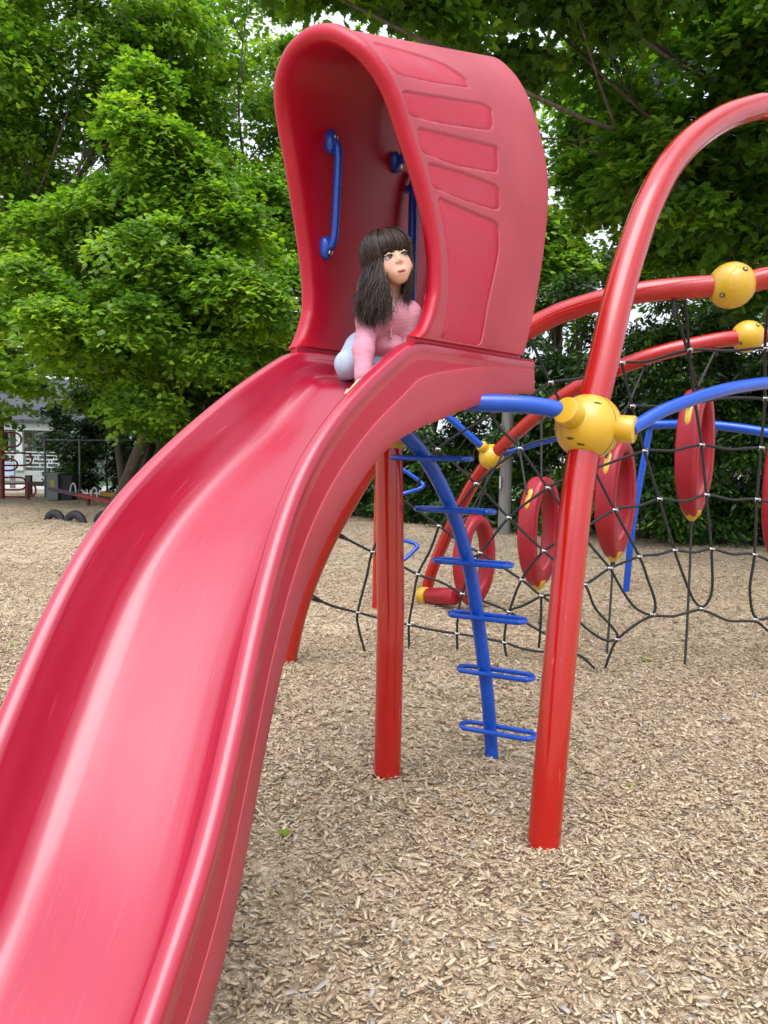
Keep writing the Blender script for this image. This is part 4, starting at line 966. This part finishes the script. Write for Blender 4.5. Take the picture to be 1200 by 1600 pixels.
def sprays(g, cen, outd, rad, per, size, droop=.35, tone=None, flat=.15):
    """leaf sprays round the points cen, spreading along outd"""
    n = len(cen); c = np.repeat(cen, per, 0); o = nrm(np.repeat(outd, per, 0)); rad = np.repeat(np.broadcast_to(rad, (n,)), per)
    up = np.array([0, 0, 1.]); oh = nrm(o*np.array([1, 1, .25])); e1 = nrm(np.cross(oh, up))
    th = g.uniform(0, 2*PI, n*per); r = np.sqrt(g.random(n*per))
    off = (r*np.cos(th))[:, None]*e1+(r*np.sin(th))[:, None]*oh
    pos = c+off*rad[:, None]; pos[:, 2] += -droop*rad*(r**2)*(.4+.6*(np.sin(th) > -.2))+g.normal(0, flat, n*per)*rad
    T = oh*.8+off*.9-up*g.uniform(.1, .9, (n*per, 1))+g.normal(0, .35, (n*per, 3))
    N = up*.85+o*.5+g.normal(0, .42, (n*per, 3))
    sz = size*g.uniform(.6, 1.15, n*per)
    tn = g.beta(2, 2, n) if tone is None else tone
    rnd = np.clip(np.repeat(tn, per)+g.normal(0, .13, n*per), 0, 1)
    return pos, T, N, sz, rnd
def in_lumps(g, lumps, n, shell=.5, bunch=1.0):
    nb_ = max(4, n//15); w_ = np.array([l[3]*l[4]*l[5] for l in lumps])**.48; k = g.choice(len(lumps), nb_, p=w_/w_.sum()); L_ = np.array(lumps)[k]
    d = nrm(g.normal(size=(nb_, 3))); r = shell+(1-shell)*g.random(nb_)**.6
    bc = L_[:, :3]+d*L_[:, 3:6]*r[:, None]
    q = g.integers(0, nb_, n); e = nrm(g.normal(size=(n, 3))+d[q]*.6+np.array([0, -.15, .35]))
    br = bunch*np.minimum(1, L_[q, 3:6].min(1)/2.2)*(.55+.45*g.random(n))
    return bc[q]+e*br[:, None]*np.array([1, 1, .8]), nrm(e+d[q]*.5)
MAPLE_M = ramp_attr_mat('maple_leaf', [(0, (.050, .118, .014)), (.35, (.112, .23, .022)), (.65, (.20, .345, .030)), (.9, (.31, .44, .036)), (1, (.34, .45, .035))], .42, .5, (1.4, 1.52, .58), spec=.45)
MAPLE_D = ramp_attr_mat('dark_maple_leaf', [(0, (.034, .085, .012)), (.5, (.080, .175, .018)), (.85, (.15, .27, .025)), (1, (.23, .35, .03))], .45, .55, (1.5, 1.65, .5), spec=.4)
LAUREL_M = ramp_attr_mat('laurel_leaf', [(0, (.014, .040, .009)), (.5, (.032, .082, .015)), (.8, (.075, .155, .020)), (1, (.15, .28, .035))], .32, .2, (1.2, 1.4, .5), spec=.55)
FAR_M = ramp_attr_mat('far_leaf', [(0, (.022, .055, .014)), (.6, (.045, .095, .02)), (1, (.08, .15, .03))], .6, .3, (1.2, 1.3, .6))
def limbs(g, base, fork, targets, r0, nb, sway=.3, limb=.3):
    mb = MB(); base = np.array(base, float); fork = np.array(fork, float)
    L_ = np.linalg.norm(fork-base); n = 14; t = np.linspace(0, 1, n)
    P = base+(fork-base)*t[:, None]; P[:, 0] += sway*.25*np.sin(t*4+base[0])*t; P[:, 1] += sway*.2*np.sin(t*5+base[1])*t
    mb.tube(P, r0*(1-.35*t)*(1+.5*np.exp(-t*14)), 14); r0 = min(r0, limb)
    idx = g.choice(len(targets), min(nb, len(targets)), replace=False)
    for i in idx:
        b = targets[i]; s = P[int(g.uniform(.55, .99)*(n-1))]; d = b-s; m1 = s+d*.35+np.array([0, 0, .12*np.linalg.norm(d)*g.uniform(.2, 1.2)]); m2 = s+d*.7+g.normal(0, .12, 3)*np.linalg.norm(d)*.35
        q = spline(np.array([s, m1, m2, b]), 14); rr = r0*g.uniform(.22, .42)
        mb.tube(q, np.linspace(rr, .012, 14), 8)
        for _ in range(3):
            j = g.integers(4, 12); a = q[j]; e = a+g.normal(0, .5, 3)*np.array([1, 1, .6])+(b-s)*.16; mb.tube(spline(np.array([a, (a+e)/2+g.normal(0, .06, 3), e]), 8), np.linspace(rr*.4, .006, 8), 6)
    return mb
def tree(name, label, base, fork, lumps, n_cl, per, size, rad, seed, m, shape, r0=.25, nb=14, shell=.45, group=None, cat='tree', keep=None, extra_stems=(), droop=.45, tonefn=None, bunch=1.0, limb=.3):
    g = np.random.default_rng(seed); root = thing(name, (base[0], base[1], 0), label, cat, group)
    cen, d = in_lumps(g, lumps, n_cl, shell, bunch)
    if keep is not None: k = keep(cen); cen, d = cen[k], d[k]
    cen[:, 2] = np.maximum(cen[:, 2], .4)
    mb = limbs(g, base, fork, cen, r0, nb, limb=limb)
    for (b2, f2, r2) in extra_stems:
        q = limbs(g, b2, f2, cen, r2, 4); 
        for V_, in zip(q.V): pass
        k = 0; mb.add(np.vstack(q.V), q.F)
    mb.build('trunk', M['bark'], root, angle=180)
    pos, T, N, sz, rnd = sprays(g, cen, d+np.array([0, -.25, .1]), g.uniform(rad*.7, rad*1.3, len(cen)), per, size, droop, None if tonefn is None else tonefn(g, cen))
    leaves('crown', m, root, pos, T, N, sz, shape, rnd); return root
G_L = 'maples along the left edge of the playground'
tree('maple_tree', 'bright green maple standing forward in front of the other left trees', (-7.4, 20.5, 0), (-5.6, 19, 3.6),
     [(-5.0, 17.2, 5.7, 2.6, 2.2, 2.7), (-4.9, 17.2, 8.3, 1.45, 1.3, 1.8), (-4.8, 17.2, 7.0, 2.1, 1.8, 2.0), (-7.6, 17.4, 4.8, 1.9, 2.0, 1.9), (-3.4, 16.8, 4.8, 1.8, 1.8, 2.1), (-5.8, 16.0, 4.0, 2.3, 1.5, 1.5)], 980, 84, .145, .52, 1, MAPLE_M, MAPLE, .2, 18, group=G_L, bunch=.85)
tree('maple_tree', 'large maple filling the upper left corner behind the forward one', (-13, 24, 0), (-12.5, 23, 5),
     [(-11.5, 21.5, 10.5, 4.2, 3.4, 4.4), (-13, 21, 5.2, 3.8, 3.0, 3.0), (-9.2, 22, 13.5, 3.8, 3, 3.4), (-8.4, 21.5, 7.2, 2.6, 2.4, 2.8), (-11.2, 19.6, 4.0, 2.3, 1.5, 1.3), (-10.6, 23, 9.0, 3.4, 1.6, 3.0)], 1500, 72, .17, .68, 2, MAPLE_M, MAPLE, .3, 22, group=G_L, bunch=1.2)
tree('maple_tree', 'tall maple behind, its top reaching over the hood left side', (-4.6, 26, 0), (-4.8, 25.5, 7),
     [(-4.6, 25, 13.5, 4.8, 3.0, 4.6), (-6.5, 25, 9, 3.4, 2.6, 3.4), (-1.2, 25, 11.0, 3.4, 2.6, 4.4)], 1150, 72, .18, .75, 3, MAPLE_M, MAPLE_S, .3, 22, group=G_L, shell=.3, bunch=1.25)
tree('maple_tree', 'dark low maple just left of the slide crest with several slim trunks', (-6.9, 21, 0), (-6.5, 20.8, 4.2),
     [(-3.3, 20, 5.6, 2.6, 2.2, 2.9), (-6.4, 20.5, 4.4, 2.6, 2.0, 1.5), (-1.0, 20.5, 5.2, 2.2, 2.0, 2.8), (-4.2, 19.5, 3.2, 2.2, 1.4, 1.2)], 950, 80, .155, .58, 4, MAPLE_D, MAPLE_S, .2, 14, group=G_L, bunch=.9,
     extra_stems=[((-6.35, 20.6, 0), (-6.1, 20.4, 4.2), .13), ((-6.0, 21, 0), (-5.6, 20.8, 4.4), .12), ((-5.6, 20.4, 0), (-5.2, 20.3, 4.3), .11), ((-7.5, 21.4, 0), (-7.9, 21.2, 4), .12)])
g5 = [(-11.1, 26.6, 1.5, 1.3), (-9.6, 25.6, 1.8, 1.5), (-6.9, 23.6, 1.6, 1.5), (-5.2, 22.8, 1.5, 1.4), (-3.8, 22.0, 1.6, 1.5), (-2.3, 21.6, 1.7, 1.5), (-.9, 21.2, 1.8, 1.5), (-8.6, 27.2, 2.2, 1.9), (-6.2, 26.4, 2.4, 1.9), (-3.9, 25.4, 2.4, 1.9)]  # last three shrubs are added to fill the dark gap behind the trunks
for i, (x, y, h, r) in enumerate(g5):
    tree('shrub', ['leafy shrub in front of the porch, behind the utility box', 'shrub behind the seesaw', 'dark shrub at the foot of the slim trunks', 'dark shrub right of the slim trunks', 'shrub behind the slide crest near the tall maple', 'dark shrub between the slide and the hedge', 'dark shrub at the left end of the laurel hedge', 'added tall shrub deepening the shade behind the seesaw and the trunks', 'added tall shrub deepening the shade farther right behind the trunks', 'added tall shrub deepening the shade behind the slide crest'][i],
         (x, y, 0), (x, y, h*.8), [(x, y, h, r, r*.8, h)], 170, 60, .12, .42, 40+i, LAUREL_M, MAPLE_S, .04, 6, cat='shrub', group='shrubs under the left trees')
# overhanging maple on the right
def keepR(c):                                       # a thin spot in the canopy beside the hood
    return ~((((c-np.array([2.0, 9.4, 5.8]))/np.array([.50, 2.6, 1.1]))**2).sum(1) < 1)
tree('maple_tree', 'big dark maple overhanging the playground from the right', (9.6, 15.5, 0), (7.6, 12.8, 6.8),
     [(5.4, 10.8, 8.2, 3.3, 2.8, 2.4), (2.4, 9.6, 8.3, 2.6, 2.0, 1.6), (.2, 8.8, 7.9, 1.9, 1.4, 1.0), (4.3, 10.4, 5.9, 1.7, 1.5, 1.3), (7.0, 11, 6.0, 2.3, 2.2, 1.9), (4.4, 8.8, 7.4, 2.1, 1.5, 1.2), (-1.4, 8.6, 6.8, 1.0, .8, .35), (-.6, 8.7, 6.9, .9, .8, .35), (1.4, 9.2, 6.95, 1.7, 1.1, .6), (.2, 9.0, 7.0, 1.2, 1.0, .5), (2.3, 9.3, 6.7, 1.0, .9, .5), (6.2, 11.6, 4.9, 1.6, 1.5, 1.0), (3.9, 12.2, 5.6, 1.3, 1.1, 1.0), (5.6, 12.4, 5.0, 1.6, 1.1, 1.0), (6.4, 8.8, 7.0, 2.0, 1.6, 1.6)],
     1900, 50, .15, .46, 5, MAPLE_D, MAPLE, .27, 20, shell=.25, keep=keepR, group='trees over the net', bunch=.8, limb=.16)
tree('maple_tree', 'light green tree rising behind the hedge right of the hood', (4.6, 21.5, 0), (4.8, 21.3, 5),
     [(5.0, 21, 8.2, 2.6, 1.8, 2.6), (7.6, 21, 7.4, 2.6, 1.8, 2.4), (3.2, 21, 6.6, 2.0, 1.6, 2.0)], 620, 62, .18, .7, 9, MAPLE_M, MAPLE_S, .2, 12, shell=.3, group='trees over the net', bunch=1.0)
# laurel hedge
hx = [(-.2, 19.2, 5.0, 1.5), (1.2, 18.4, 5.4, 1.5), (2.7, 17.4, 5.8, 1.6), (4.1, 16.2, 6.0, 1.6), (5.3, 15.0, 6.2, 1.6), (6.5, 14.4, 6.2, 1.6), (8.1, 14.2, 5.6, 1.7), (10.0, 14.0, 5.0, 1.8)]
hl = ['laurel shrub at the left end of the hedge', 'laurel shrub behind the straight red posts', 'laurel shrub behind the grey wooden post', 'laurel shrub behind the small yellow ball', 'laurel shrub behind the front arch leg', 'laurel shrub behind the highest ring pod', 'laurel shrub at the right picture edge', 'laurel shrub beyond the right edge of the net']
for i, (x, y, h, r) in enumerate(hx):
    tree('laurel_shrub', hl[i], (x, y, 0), (x, y, h*.7), [(x, y, .9, r*1.15, r*.8, 1.0), (x, y, h*.28, r*1.1, r*.8, h*.30), (x+.2, y, h*.62, r*.95, r*.75, h*.36), (x-.3, y-.1, h*.45, r, r*.8, h*.3)], 680, 48, .15, .40, 60+i, LAUREL_M, LAUREL, .08, 10, shell=.45, cat='shrub', group='laurel shrubs of the hedge', droop=.5, bunch=.6)
# far trees closing the view
def far_trees():
    g = np.random.default_rng(77); cs = []
    for i in range(34):
        x = -75+150*i/33+g.normal(0, 2); y = 62+g.normal(0, 6)-abs(x)*.15; h = g.uniform(5, 9)
        c, d = in_lumps(g, [(x, y, h*.5, 4, 3, h*.5)], 60, .4); cs.append((c, d))
    cen = np.vstack([c for c, _ in cs]); d = np.vstack([q for _, q in cs])
    pos, T, N, sz, rnd = sprays(g, cen, d, 1.6, 26, .55)
    o = leaves('distant_trees', FAR_M, None, pos, T, N, sz, MAPLE_S, rnd); setp(o, 'dark tree belt far behind the playground', 'trees', None, 'stuff')
far_trees()

# ------------------------------------------------------------------ left background
wallm = mat('pale_green_grey_siding', (.22, .26, .23), .7, .06, 3, .1, 30); trim = mat('white_trim', (.52, .54, .52), .6, .05, 6)
roofm = mat('grey_shingles', (.05, .053, .06), .85, .25, 5, .4, 20); glass = mat('dark_window_glass', (.02, .024, .026), .08, .2, 2, coat=.5); conc = mat('concrete', (.42, .41, .39), .85, .12, 2, .2, 20)
brown = mat('brown_panel', (.16, .13, .10), .7)
def house():
    Y = 40; X0, X1 = -24.0, -15.6
    h = thing('house', ((X0+X1)/2, Y+3, 0), 'pale green house with a white railed porch and grey roof behind the climbing frame', 'house')
    MB().box((X0, Y, 0), (X1, Y+7, 3.05)).build('wall', wallm, h, smooth=False)
    mb = MB(); mb.add([(X0-.5, Y-2.3, 2.98), (X1+.4, Y-2.3, 2.98), (X1+.4, Y+3.5, 5.6), (X0-.5, Y+3.5, 5.6), (X0-.5, Y+7.5, 3.0), (X1+.4, Y+7.5, 3.0), (X0-.5, Y-2.3, 3.14), (X1+.4, Y-2.3, 3.14), (X1+.4, Y+3.5, 5.78), (X0-.5, Y+3.5, 5.78), (X0-.5, Y+7.5, 3.16), (X1+.4, Y+7.5, 3.16)],
                   [[6, 7, 8, 9], [9, 8, 11, 10], [0, 3, 2, 1], [3, 4, 5, 2], [0, 1, 7, 6], [4, 10, 11, 5], [1, 2, 8, 7], [2, 5, 11, 8], [0, 6, 9, 3], [3, 9, 10, 4]]); mb.build('roof', roofm, h, smooth=False)
    MB().box((X0, Y-2.0, 0), (X1, Y-.01, .55)).build('porch_floor', conc, h, smooth=False)
    MB().box((X0, Y-2.02, 2.62), (X1, Y-1.86, 2.97)).build('porch_beam', trim, h, smooth=False)
    for x in (-21.3, -18.75, -16.0): MB().box((x-.16, Y-2.04, .551), (x+.16, Y-1.84, 2.619)).box((x-.22, Y-2.1, .5515), (x+.22, Y-1.78, 1.36)).build('porch_post', trim, h, smooth=False)
    for x0, x1 in ((-21.0, -19.05), (-18.45, -16.3)):
        r = MB(); yy = Y-1.95
        for z in (.72, .92, 1.12, 1.32, 1.48): r.box((x0, yy-.03, z), (x1, yy+.03, z+.05))
        for i in range(9):
            x = x0+(x1-x0)*(i+.5)/9; z = (.77, .97, 1.17, 1.37)[i % 4]; r.box((x, yy-.025, z), (x+.05, yy+.025, z+.148)); z = (.97, 1.17, .77, 1.17)[i % 4]; r.box((x+.1, yy-.025, z), (x+.15, yy+.025, z+.148))
        r.build('porch_railing', trim, h, smooth=False)
    for x0, x1, z0, z1 in ((-21.6, -20.3, 1.0, 2.5), (-18.6, -16.4, 1.15, 2.45)):
        f = MB(); f.box((x0-.12, Y-.08, z0-.12), (x1+.12, Y-.002, z0)).box((x0-.12, Y-.08, z1), (x1+.12, Y-.002, z1+.12)).box((x0-.12, Y-.08, z0+.001), (x0, Y-.002, z1-.001)).box((x1, Y-.08, z0+.001), (x1+.12, Y-.002, z1-.001)); fo = f.build('window_frame', trim, h, smooth=False)
        MB().box((x0, Y-.05, z0), (x1, Y-.03, z1)).build('pane', glass, fo, smooth=False)
    do = MB().box((-20.0, Y-.05, .56), (-19.1, Y-.004, 2.55)).build('door', brown, h, smooth=False)
    MB().box((-19.85, Y-.07, 1.75), (-19.25, Y-.052, 1.95)).build('door_window', trim, do, smooth=False)
house()
def house2():
    Y = 36; X0, X1 = -12.6, -8.6
    h = thing('house', ((X0+X1)/2, Y+3, 0), 'white sided house seen in slivers between the slim trunks', 'house')
    w_ = MB(); w_.box((X0, Y, 0), (X1, Y+6, 3.4))
    for i in range(22): w_.box((X0+.001, Y-.02, .1+.15*i), (X1-.001, Y-.001, .1+.15*i+.135))
    w_.build('wall', mat('white_siding', (.66, .70, .74), .6, .04, 3), h, smooth=False)
    mb = MB(); xm = (X0+X1)/2; mb.add([(X0-.4, Y-.4, 3.3), (xm, Y-.4, 5.6), (X1+.4, Y-.4, 3.3), (X0-.4, Y+6.4, 3.3), (xm, Y+6.4, 5.6), (X1+.4, Y+6.4, 3.3)], [[0, 1, 4, 3], [1, 2, 5, 4], [0, 2, 1], [3, 4, 5], [0, 3, 5, 2]]); mb.build('roof', roofm, h, smooth=False)
    f = MB().box((-11.3, Y-.07, 1.3), (-10.1, Y-.025, 2.7)).build('window_frame', trim, h, smooth=False); MB().box((-11.2, Y-.09, 1.4), (-10.2, Y-.072, 2.6)).build('pane', glass, f, smooth=False)
house2()
def house3():
    a = at(1168, 700, 24); x, y = a[0], 24
    h = thing('house', (x, y+3, 0), 'pale house glimpsed through the hedge at the right edge', 'house')
    MB().box((x-3, y, 0), (x+5, y+6, 3.2)).build('wall', mat('dull_brown_siding', (.16, .15, .12), .8), h, smooth=False)
    MB().add([(x-3.4, y-.5, 3.1), (x+5.4, y-.5, 3.1), (x+5.4, y+3, 5), (x-3.4, y+3, 5), (x-3.4, y+6.5, 3.1), (x+5.4, y+6.5, 3.1)], [[0, 1, 2, 3], [3, 2, 5, 4], [0, 3, 4], [1, 5, 2], [0, 4, 5, 1]]).build('roof', roofm, h, smooth=False)
    f = MB().box((x-.35, y-.06, .9), (x+.45, y-.004, 2.3)).build('window_frame', trim, h, smooth=False); MB().box((x-.12, y-.08, 1.05), (x+.2, y-.062, 2.15)).build('pane', glass, f, smooth=False)
house3()
redold = mat('dull_dark_red_paint', (.20, .018, .018), .45, .2, 8)
def pipe_climber():
    Y = 23.5; b = at(4, 780, Y); h = thing('pipe_climber', (b[0], Y, 0), 'old dark red pipe climbing frame with rounded loop bars at the left edge', 'climbing frame')
    MB().tube(np.array([[b[0], Y, -.05], [b[0], Y, 1.3], [b[0], Y, 2.62]]), .075, 14).build('post', redold, h)
    for (y0, y1, x1) in ((676, 698, 33), (708, 727, 50), (717, 735, 27), (746, 765, 41), (756, 776, 56)):
        pts_ = [at(-25, y0-1, Y), at(4, y0, Y), at(x1-10, y0, Y), at(x1-2, y0+(y1-y0)*.2, Y), at(x1, (y0+y1)/2, Y), at(x1-2, y1-(y1-y0)*.2, Y), at(x1-10, y1, Y), at(4, y1, Y), at(-25, y1-1, Y)]
        MB().tube(spline(np.array(pts_), 50), .03, 8).build('loop_bar', redold, h)
    p = at(44, 781, Y); MB().tube(np.array([[p[0], Y, -.05], [p[0], Y, .25], [p[0], Y, .55]]), .045, 10).build('short_post', redold, h)
pipe_climber()
def tyre(px, w, name, label):
    y = 17.3 if px > 90 else 17.8
    g = ground_at(px, 817 if px > 90 else 814); y = g[1]; R = w/FOC*y/2; h = thing('half_buried_tyre', (g[0], y, 0), label, 'tyre', 'half buried tyres')
    r = .072; a = np.linspace(-.25, PI+.25, 30); ax = nrm(np.array([1, -.35, 0]))
    P = g*[1, 1, 0]+np.stack([np.cos(a)*(R-r)*ax[0], np.cos(a)*(R-r)*ax[1], np.sin(a)*(R-r)-.03], 1)
    MB().tube(P, r, 16, sx=1, sy=1.3).build('tread', M['rubber'], h)
tyre(85, 38, '', 'black half buried tyre, leftmost of the row'); tyre(117, 41, '', 'black half buried tyre in the middle of the row'); tyre(164, 41, '', 'black half buried tyre mostly hidden by the slide edge')
def seesaw():
    Y = 21.5; a, b = at(80, 764, Y+.9), at(200, 789, Y-.9); mid = (a+b)/2
    h = thing('seesaw', mid*[1, 1, 0], 'red plank seesaw with white hoop handles under the trees', 'seesaw')
    d = nrm(b-a); s = nrm(np.cross(d, (0, 0, 1))); u = np.cross(s, d); Mx = np.stack([d, s, u], 1); L = np.linalg.norm(b-a)
    MB().box((L*.38, -.11, -.04), (L, .11, .04), Mx, a).build('plank', mat('faded_red_plank', (.36, .03, .022), .5, .15, 5), h, smooth=False)
    MB().box((0, -.11, -.041), (L*.378, .11, .039), Mx, a).build('plank', mat('purple_grey_plank', (.10, .05, .06), .6), h, smooth=False)
    for t in (.30, .58):
        c = a+d*L*t+u*.04; q = np.linspace(0, PI, 14); P = c+np.cos(q)[:, None]*s*.0+np.cos(q)[:, None]*d*.13+np.sin(q)[:, None]*u*.26
        MB().tube(P, .024, 8).build('handle', trim, h)
    m2 = mid; MB().tube(np.array([m2*[1, 1, 0]-[0, 0, .05], m2*[1, 1, 0]+[0, 0, .2], m2-[0, 0, .05]]), .06, 10).build('pivot_post', redold, h)
    sb = thing('seesaw', at(185, 779, 22.8)*[1, 1, 0], 'yellow plank seesaw behind the red one', 'seesaw'); a, b = at(160, 771, 23), at(235, 781, 22.4); d = nrm(b-a); s = nrm(np.cross(d, (0, 0, 1))); Mx = np.stack([d, s, np.cross(s, d)], 1)
    MB().box((0, -.12, -.06), (np.linalg.norm(b-a), .12, .06), Mx, a).build('plank', mat('yellow_plank', (.50, .27, .02), .5), sb, smooth=False)
    c = (a+b)/2; MB().tube(np.array([c*[1, 1, 0], c*[1, 1, .5], c]), .06, 10).build('pivot_post', redold, sb)
seesaw()
def box_():
    g = ground_at(82, 781); y = g[1]; x = g[0]; w_ = .36
    h = thing('utility_box', (x, y, 0), 'grey green metal utility box with a small yellow sticker', 'box')
    gm = mat('grey_green_metal', (.20, .24, .22), .5, .08, 4)
    MB().box((x-.19, y, 0), (x+.17, y+.75, .80)).build('cabinet', gm, h, smooth=False); MB().box((x-.21, y-.02, .801), (x+.19, y+.77, .85)).build('lid', gm, h, smooth=False)
    MB().box((x-.06, y-.006, .42), (x+.06, y-.001, .62)).build('sticker', mat('yellow_sticker', (.55, .45, .08), .6), h, smooth=False)
    g = ground_at(98, 781); b = thing('waste_bin', (g[0]+.02, g[1]+.25, 0), 'black bin standing right of the grey utility box', 'bin')
    MB().box((g[0]-.12, g[1]+.02, 0), (g[0]+.27, g[1]+.5, .72)).build('body', mat('black_plastic', (.012, .013, .014), .5), b, smooth=False); MB().box((g[0]-.14, g[1], .721), (g[0]+.29, g[1]+.52, .77)).build('lid', mat('black_plastic_lid', (.02, .021, .022), .45), b, smooth=False)
box_()
def fence():
    Y = 24.2; dk = mat('galvanised_pipe', (.22, .23, .23), .5, .1, 10, metal=.6)
    a = at(71, 705, Y); h = thing('pipe_fence', (a[0], Y, 0), 'thin grey metal fence posts and rail beside the utility box', 'fence')
    for px in (71, 125, 190): p = at(px, 780, Y); MB().tube(np.array([[p[0], Y, 0], [p[0], Y, .9], [p[0], Y, 1.95]]), .035, 10).build('post', dk, h)
    p, q = at(71, 688, Y), at(300, 688, Y); MB().tube(np.array([p, (p+q)/2, q]), .025, 8).build('rail', dk, h)
    for px, x0, lab in ((45, 0, 'dark short wooden bollard at the end of a brown rail'),):
        p = at(px, 771, 25); b = thing('bollard', (p[0], 25, 0), lab, 'bollard'); MB().box((p[0]-.09, 24.91, 0), (p[0]+.09, 25.09, .72)).build('post', M['greypost'], b, smooth=False)
        q = at(71, 750, 25); MB().box((p[0]+.091, 24.96, .36), (q[0], 25.04, .5)).build('rail', brown, b, smooth=False)
    p = at(20, 768, 30); s = thing('sign_post', (p[0], 30, 0), 'slim grey post with a pale blue blank panel', 'sign'); MB().box((p[0]-.09, 29.95, 0), (p[0]+.09, 30.05, 1.0)).build('post', M['greypost'], s, smooth=False)
    MB().box((p[0]-.42, 29.9, .55), (p[0]+.10, 29.94, 1.02)).build('panel', mat('pale_blue_panel', (.42, .55, .72), .6), s, smooth=False)
fence()
def paving():
    me = raw_mesh('path', [(-60, 30.5, .02), (-9, 29.0, .02), (-9, 33.5, .02), (-60, 36, .02)], [[0, 1, 2, 3]]); setp(link('path', me, conc, smooth=False), kind='structure')
    lm = mat('lawn_green', (.05, .10, .02), .9, .4, 4, .5, 60)
    me = raw_mesh('lawn', [(-120, 33.5, .012), (100, 27.5, .012), (100, 200, .012), (-120, 200, .012)], [[0, 1, 2, 3]]); setp(link('lawn', me, lm, smooth=False), kind='structure')
paving()
g = ground_at(785, 832); up_ = thing('wooden_pole', (g[0], g[1]-.2, 0), 'weathered grey wooden pole standing against the hedge', 'pole')
MB().tube(np.array([[g[0], g[1]-.2, -.1], [g[0], g[1]-.2, 1.6], [g[0]+.02, g[1]-.2, 4.6]]), [.135, .13, .11], 16).build('shaft', M['greypost'], up_)
MB().cyl((g[0]-.13, g[1]-.33, .95), (g[0]-.13, g[1]-.33, 1.2), .03, 10).build('conduit_end', M['steel'], up_)
# fallen leaves on the chips
gl_ = np.random.default_rng(5); LS = [('fresh green maple leaf lying on the chips beside the lower slide', 445, 1300, .06), ('green maple leaf on the chips under the net, right of the anchor rope', 1010, 1035, .09), ('small green leaf on the chips left of the slide', 20, 1015, .05), ('small bright leaf lying at the front post foot', 985, 1230, .03), ('grey dry leaf on the chips in the right foreground', 990, 1445, .032)]
for i, (lab, px, py, s) in enumerate(LS):
    p = ground_at(px, py); p[2] = float(gz(p[0], p[1]))+.024
    mm = MAPLE_M if i not in (4,) else ramp_attr_mat('dry_leaf', [(0, (.2, .2, .19)), (1, (.3, .29, .27))])
    a = gl_.uniform(0, 6); o = leaves('fallen_leaf', mm, None, p[None], np.array([[math.cos(a), math.sin(a), .1]]), np.array([[.15, -.1, 1.]]), np.array([s]), MAPLE, np.array([.8]), loc=p); setp(o, lab, 'leaf', 'fallen leaves on the chips')
